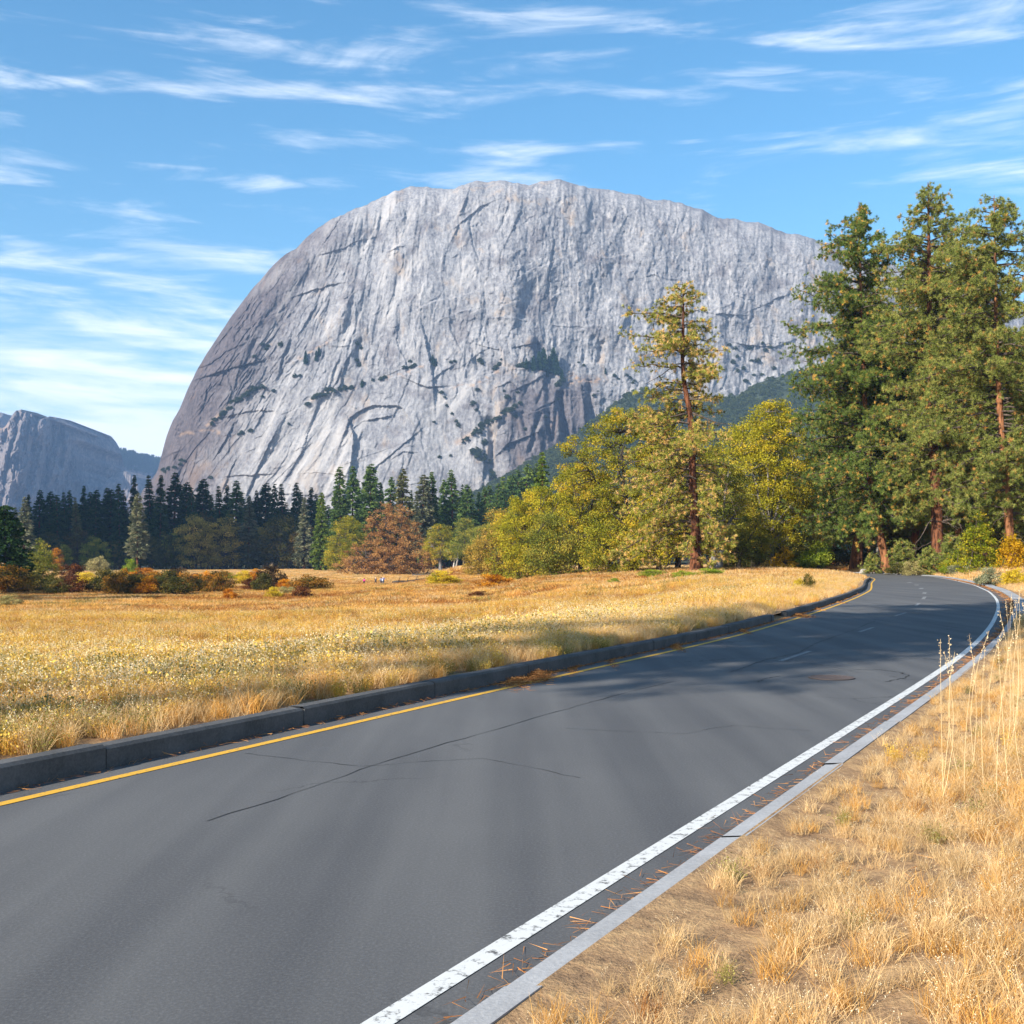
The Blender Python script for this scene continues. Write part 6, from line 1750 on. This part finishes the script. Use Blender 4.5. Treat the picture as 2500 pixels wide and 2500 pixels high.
def person(x, Y, turn, lab, H, top, legs, hair, arms, spread=.10, bag=None, hat=False):
    k = H / 1.75
    e = bpy.data.objects.new('person', None); COL.objects.link(e)
    e.location = stand(x, Y); e.rotation_euler = (0, 0, turn); e.scale = (k, k, k)
    tag(e, lab, 'person', 'walkers in the meadow')
    J = {'pel': (0, 0, .94), 'wai': (0, 0, 1.08), 'che': (0, .01, 1.30), 'nec': (0, .01, 1.47), 'hd0': (0, -.01, 1.56), 'hd1': (0, 0, 1.68)}
    for s, q in ((-1, 'l'), (1, 'r')):
        J['hip' + q] = (s * .09, 0, .90); J['kne' + q] = (s * (.10 + spread * .5), -.02, .50); J['ank' + q] = (s * (.10 + spread), .02, .09); J['toe' + q] = (s * (.11 + spread), -.15, .04)
        J['sho' + q] = (s * .19, 0, 1.40)
        el, wr = arms[q]
        J['elb' + q] = (s * el[0], el[1], el[2]); J['wri' + q] = (s * wr[0], wr[1], wr[2])
        w = np.array(J['wri' + q]); f = w - np.array(J['elb' + q]); f /= np.linalg.norm(f)
        J['pal' + q] = tuple(w + f * .07)
        sd = np.cross(f, [0, 1, 0] if abs(f[1]) < .8 else [0, 0, 1]); sd /= np.linalg.norm(sd)
        for i, (o, L) in enumerate(((-.030, .075), (-.010, .085), (.010, .080), (.030, .060))):
            J['fin%d%s' % (i, q)] = tuple(w + f * (.09 + L) + sd * o * 1.3)
        J['thu' + q] = tuple(w + f * .07 + sd * -.065)
    rad = {'pel': .155, 'wai': .135, 'che': .165, 'nec': .062, 'hd0': .092, 'hd1': .088}
    for q in 'lr':
        rad.update({'hip' + q: .105, 'kne' + q: .062, 'ank' + q: .042, 'toe' + q: .038, 'sho' + q: .068, 'elb' + q: .046, 'wri' + q: .032, 'pal' + q: .036, 'thu' + q: .010})
        for i in range(4): rad['fin%d%s' % (i, q)] = .009
    E = [('pel', 'wai'), ('wai', 'che'), ('che', 'nec'), ('nec', 'hd0'), ('hd0', 'hd1')]
    for q in 'lr':
        E += [('pel', 'hip' + q), ('hip' + q, 'kne' + q), ('kne' + q, 'ank' + q), ('ank' + q, 'toe' + q), ('che', 'sho' + q), ('sho' + q, 'elb' + q), ('elb' + q, 'wri' + q), ('wri' + q, 'pal' + q), ('pal' + q, 'thu' + q)]
        E += [('pal' + q, 'fin%d%s' % (i, q)) for i in range(4)]
    def part(name, keys, grow, mat, root):
        ks = [q for q in J if q in keys]
        ix = {q: i for i, q in enumerate(ks)}
        return skinned(name, [J[q] for q in ks], [(ix[a_], ix[b_]) for a_, b_ in E if a_ in ix and b_ in ix], [rad[q] * grow if isinstance(grow, float) else rad[q] + grow[0] for q in ks], ix[root], mat, e)
    part('body', set(J), 1.0, M_SKIN, 'pel')
    part('jacket', {'pel', 'wai', 'che', 'shol', 'shor', 'elbl', 'elbr', 'wril', 'wrir'}, (.024,), top, 'che')
    part('trousers', {'pel', 'hipl', 'hipr', 'knel', 'kner', 'ankl', 'ankr'}, (.018,), legs, 'pel')
    part('shoes', {'ankl', 'toel'}, (.014,), cloth('shoe_leather', (.05, .04, .04)), 'ankl')
    part('shoes', {'ankr', 'toer'}, (.014,), cloth('shoe_leather', (.05, .04, .04)), 'ankr')
    # face, hair or hat
    V = []
    sv, sf = annulus(0, .001, 0, .001)
    def ball(c, r_, n=10, m_=7, zmin=-9):
        th = np.linspace(0, np.pi, m_)[:, None]; ph = np.linspace(0, 2 * np.pi, n, endpoint=False)[None, :]
        d_ = np.stack([np.sin(th) * np.cos(ph), np.sin(th) * np.sin(ph), np.cos(th) + 0 * ph], -1) * np.array(r_) + np.array(c)
        b_ = np.arange(n * m_).reshape(m_, n)
        return d_.reshape(-1, 3), np.stack([b_[:-1], np.roll(b_, -1, 1)[:-1], np.roll(b_, -1, 1)[1:], b_[1:]], -1).reshape(-1, 4)
    V, Q = cat_geo([ball((0, -.098, 1.60), (.016, .026, .022)), ball((.085, 0, 1.61), (.014, .022, .032)), ball((-.085, 0, 1.61), (.014, .022, .032))])
    link('nose_and_ears', mesh('nose_and_ears', V, [Q], M_SKIN, True), e)
    V, Q = cat_geo([ball((.033, -.086, 1.635), (.012, .010, .009)), ball((-.033, -.086, 1.635), (.012, .010, .009))])
    link('eyes', mesh('eyes', V, [Q], cloth('dark_eyes', (.03, .02, .02)), True), e)
    if hat:
        V, Q = cat_geo([ball((0, .01, 1.70), (.105, .115, .085)), ball((0, 0, 1.675), (.19, .20, .016))])
        link('hat', mesh('hat', V, [Q], hair, True), e)
    else:
        V, Q = cat_geo([ball((0, .022, 1.665), (.100, .105, .100)), ball((0, .05, 1.58), (.085, .060, .11))])
        link('hair', mesh('hair', V, [Q], hair, True), e)
    if bag:
        V, Q = cat_geo([box(-.15, .15, .15, .32, 1.0, 1.42)])
        link('backpack', mesh('backpack', V, [Q], bag), e)
    return e
DOWN = ((.27, .03, 1.12), (.25, -.06, .88)); UP = ((.42, -.14, 1.36), (.10, -.34, 1.56)); BACK = ((.30, .06, 1.14), (.14, -.10, 1.02))
person(889, 249, 2.5, 'person in a bright pink jacket walking left of the others', 1.62, cloth('pink_jacket', (.75, .03, .25)), cloth('dark_trousers', (.03, .025, .03)), cloth('dark_hair', (.03, .02, .018)), {'l': DOWN, 'r': DOWN}, .04)
person(917, 249, 3.0, 'person in dark clothes and a white hat standing legs apart with arms raised', 1.66, cloth('charcoal_jacket', (.06, .055, .06)), cloth('black_trousers', (.03, .03, .035)), cloth('white_hat', (.80, .78, .75)), {'l': UP, 'r': UP}, .22, hat=True)
person(930.5, 248, 3.3, 'tall person in a grey-blue jacket beside the one in blue', 1.82, cloth('slate_jacket', (.16, .20, .32)), cloth('navy_trousers', (.05, .06, .09)), cloth('brown_hair', (.07, .045, .03)), {'l': DOWN, 'r': DOWN}, .03)
person(935.5, 246, 2.7, 'person in a blue jacket with a pale backpack and a white hat', 1.74, cloth('blue_jacket', (.06, .10, .42)), cloth('grey_blue_trousers', (.10, .12, .17)), cloth('white_cap', (.78, .78, .80)), {'l': UP, 'r': DOWN}, .06, bag=cloth('pale_backpack', (.55, .60, .75)), hat=True)
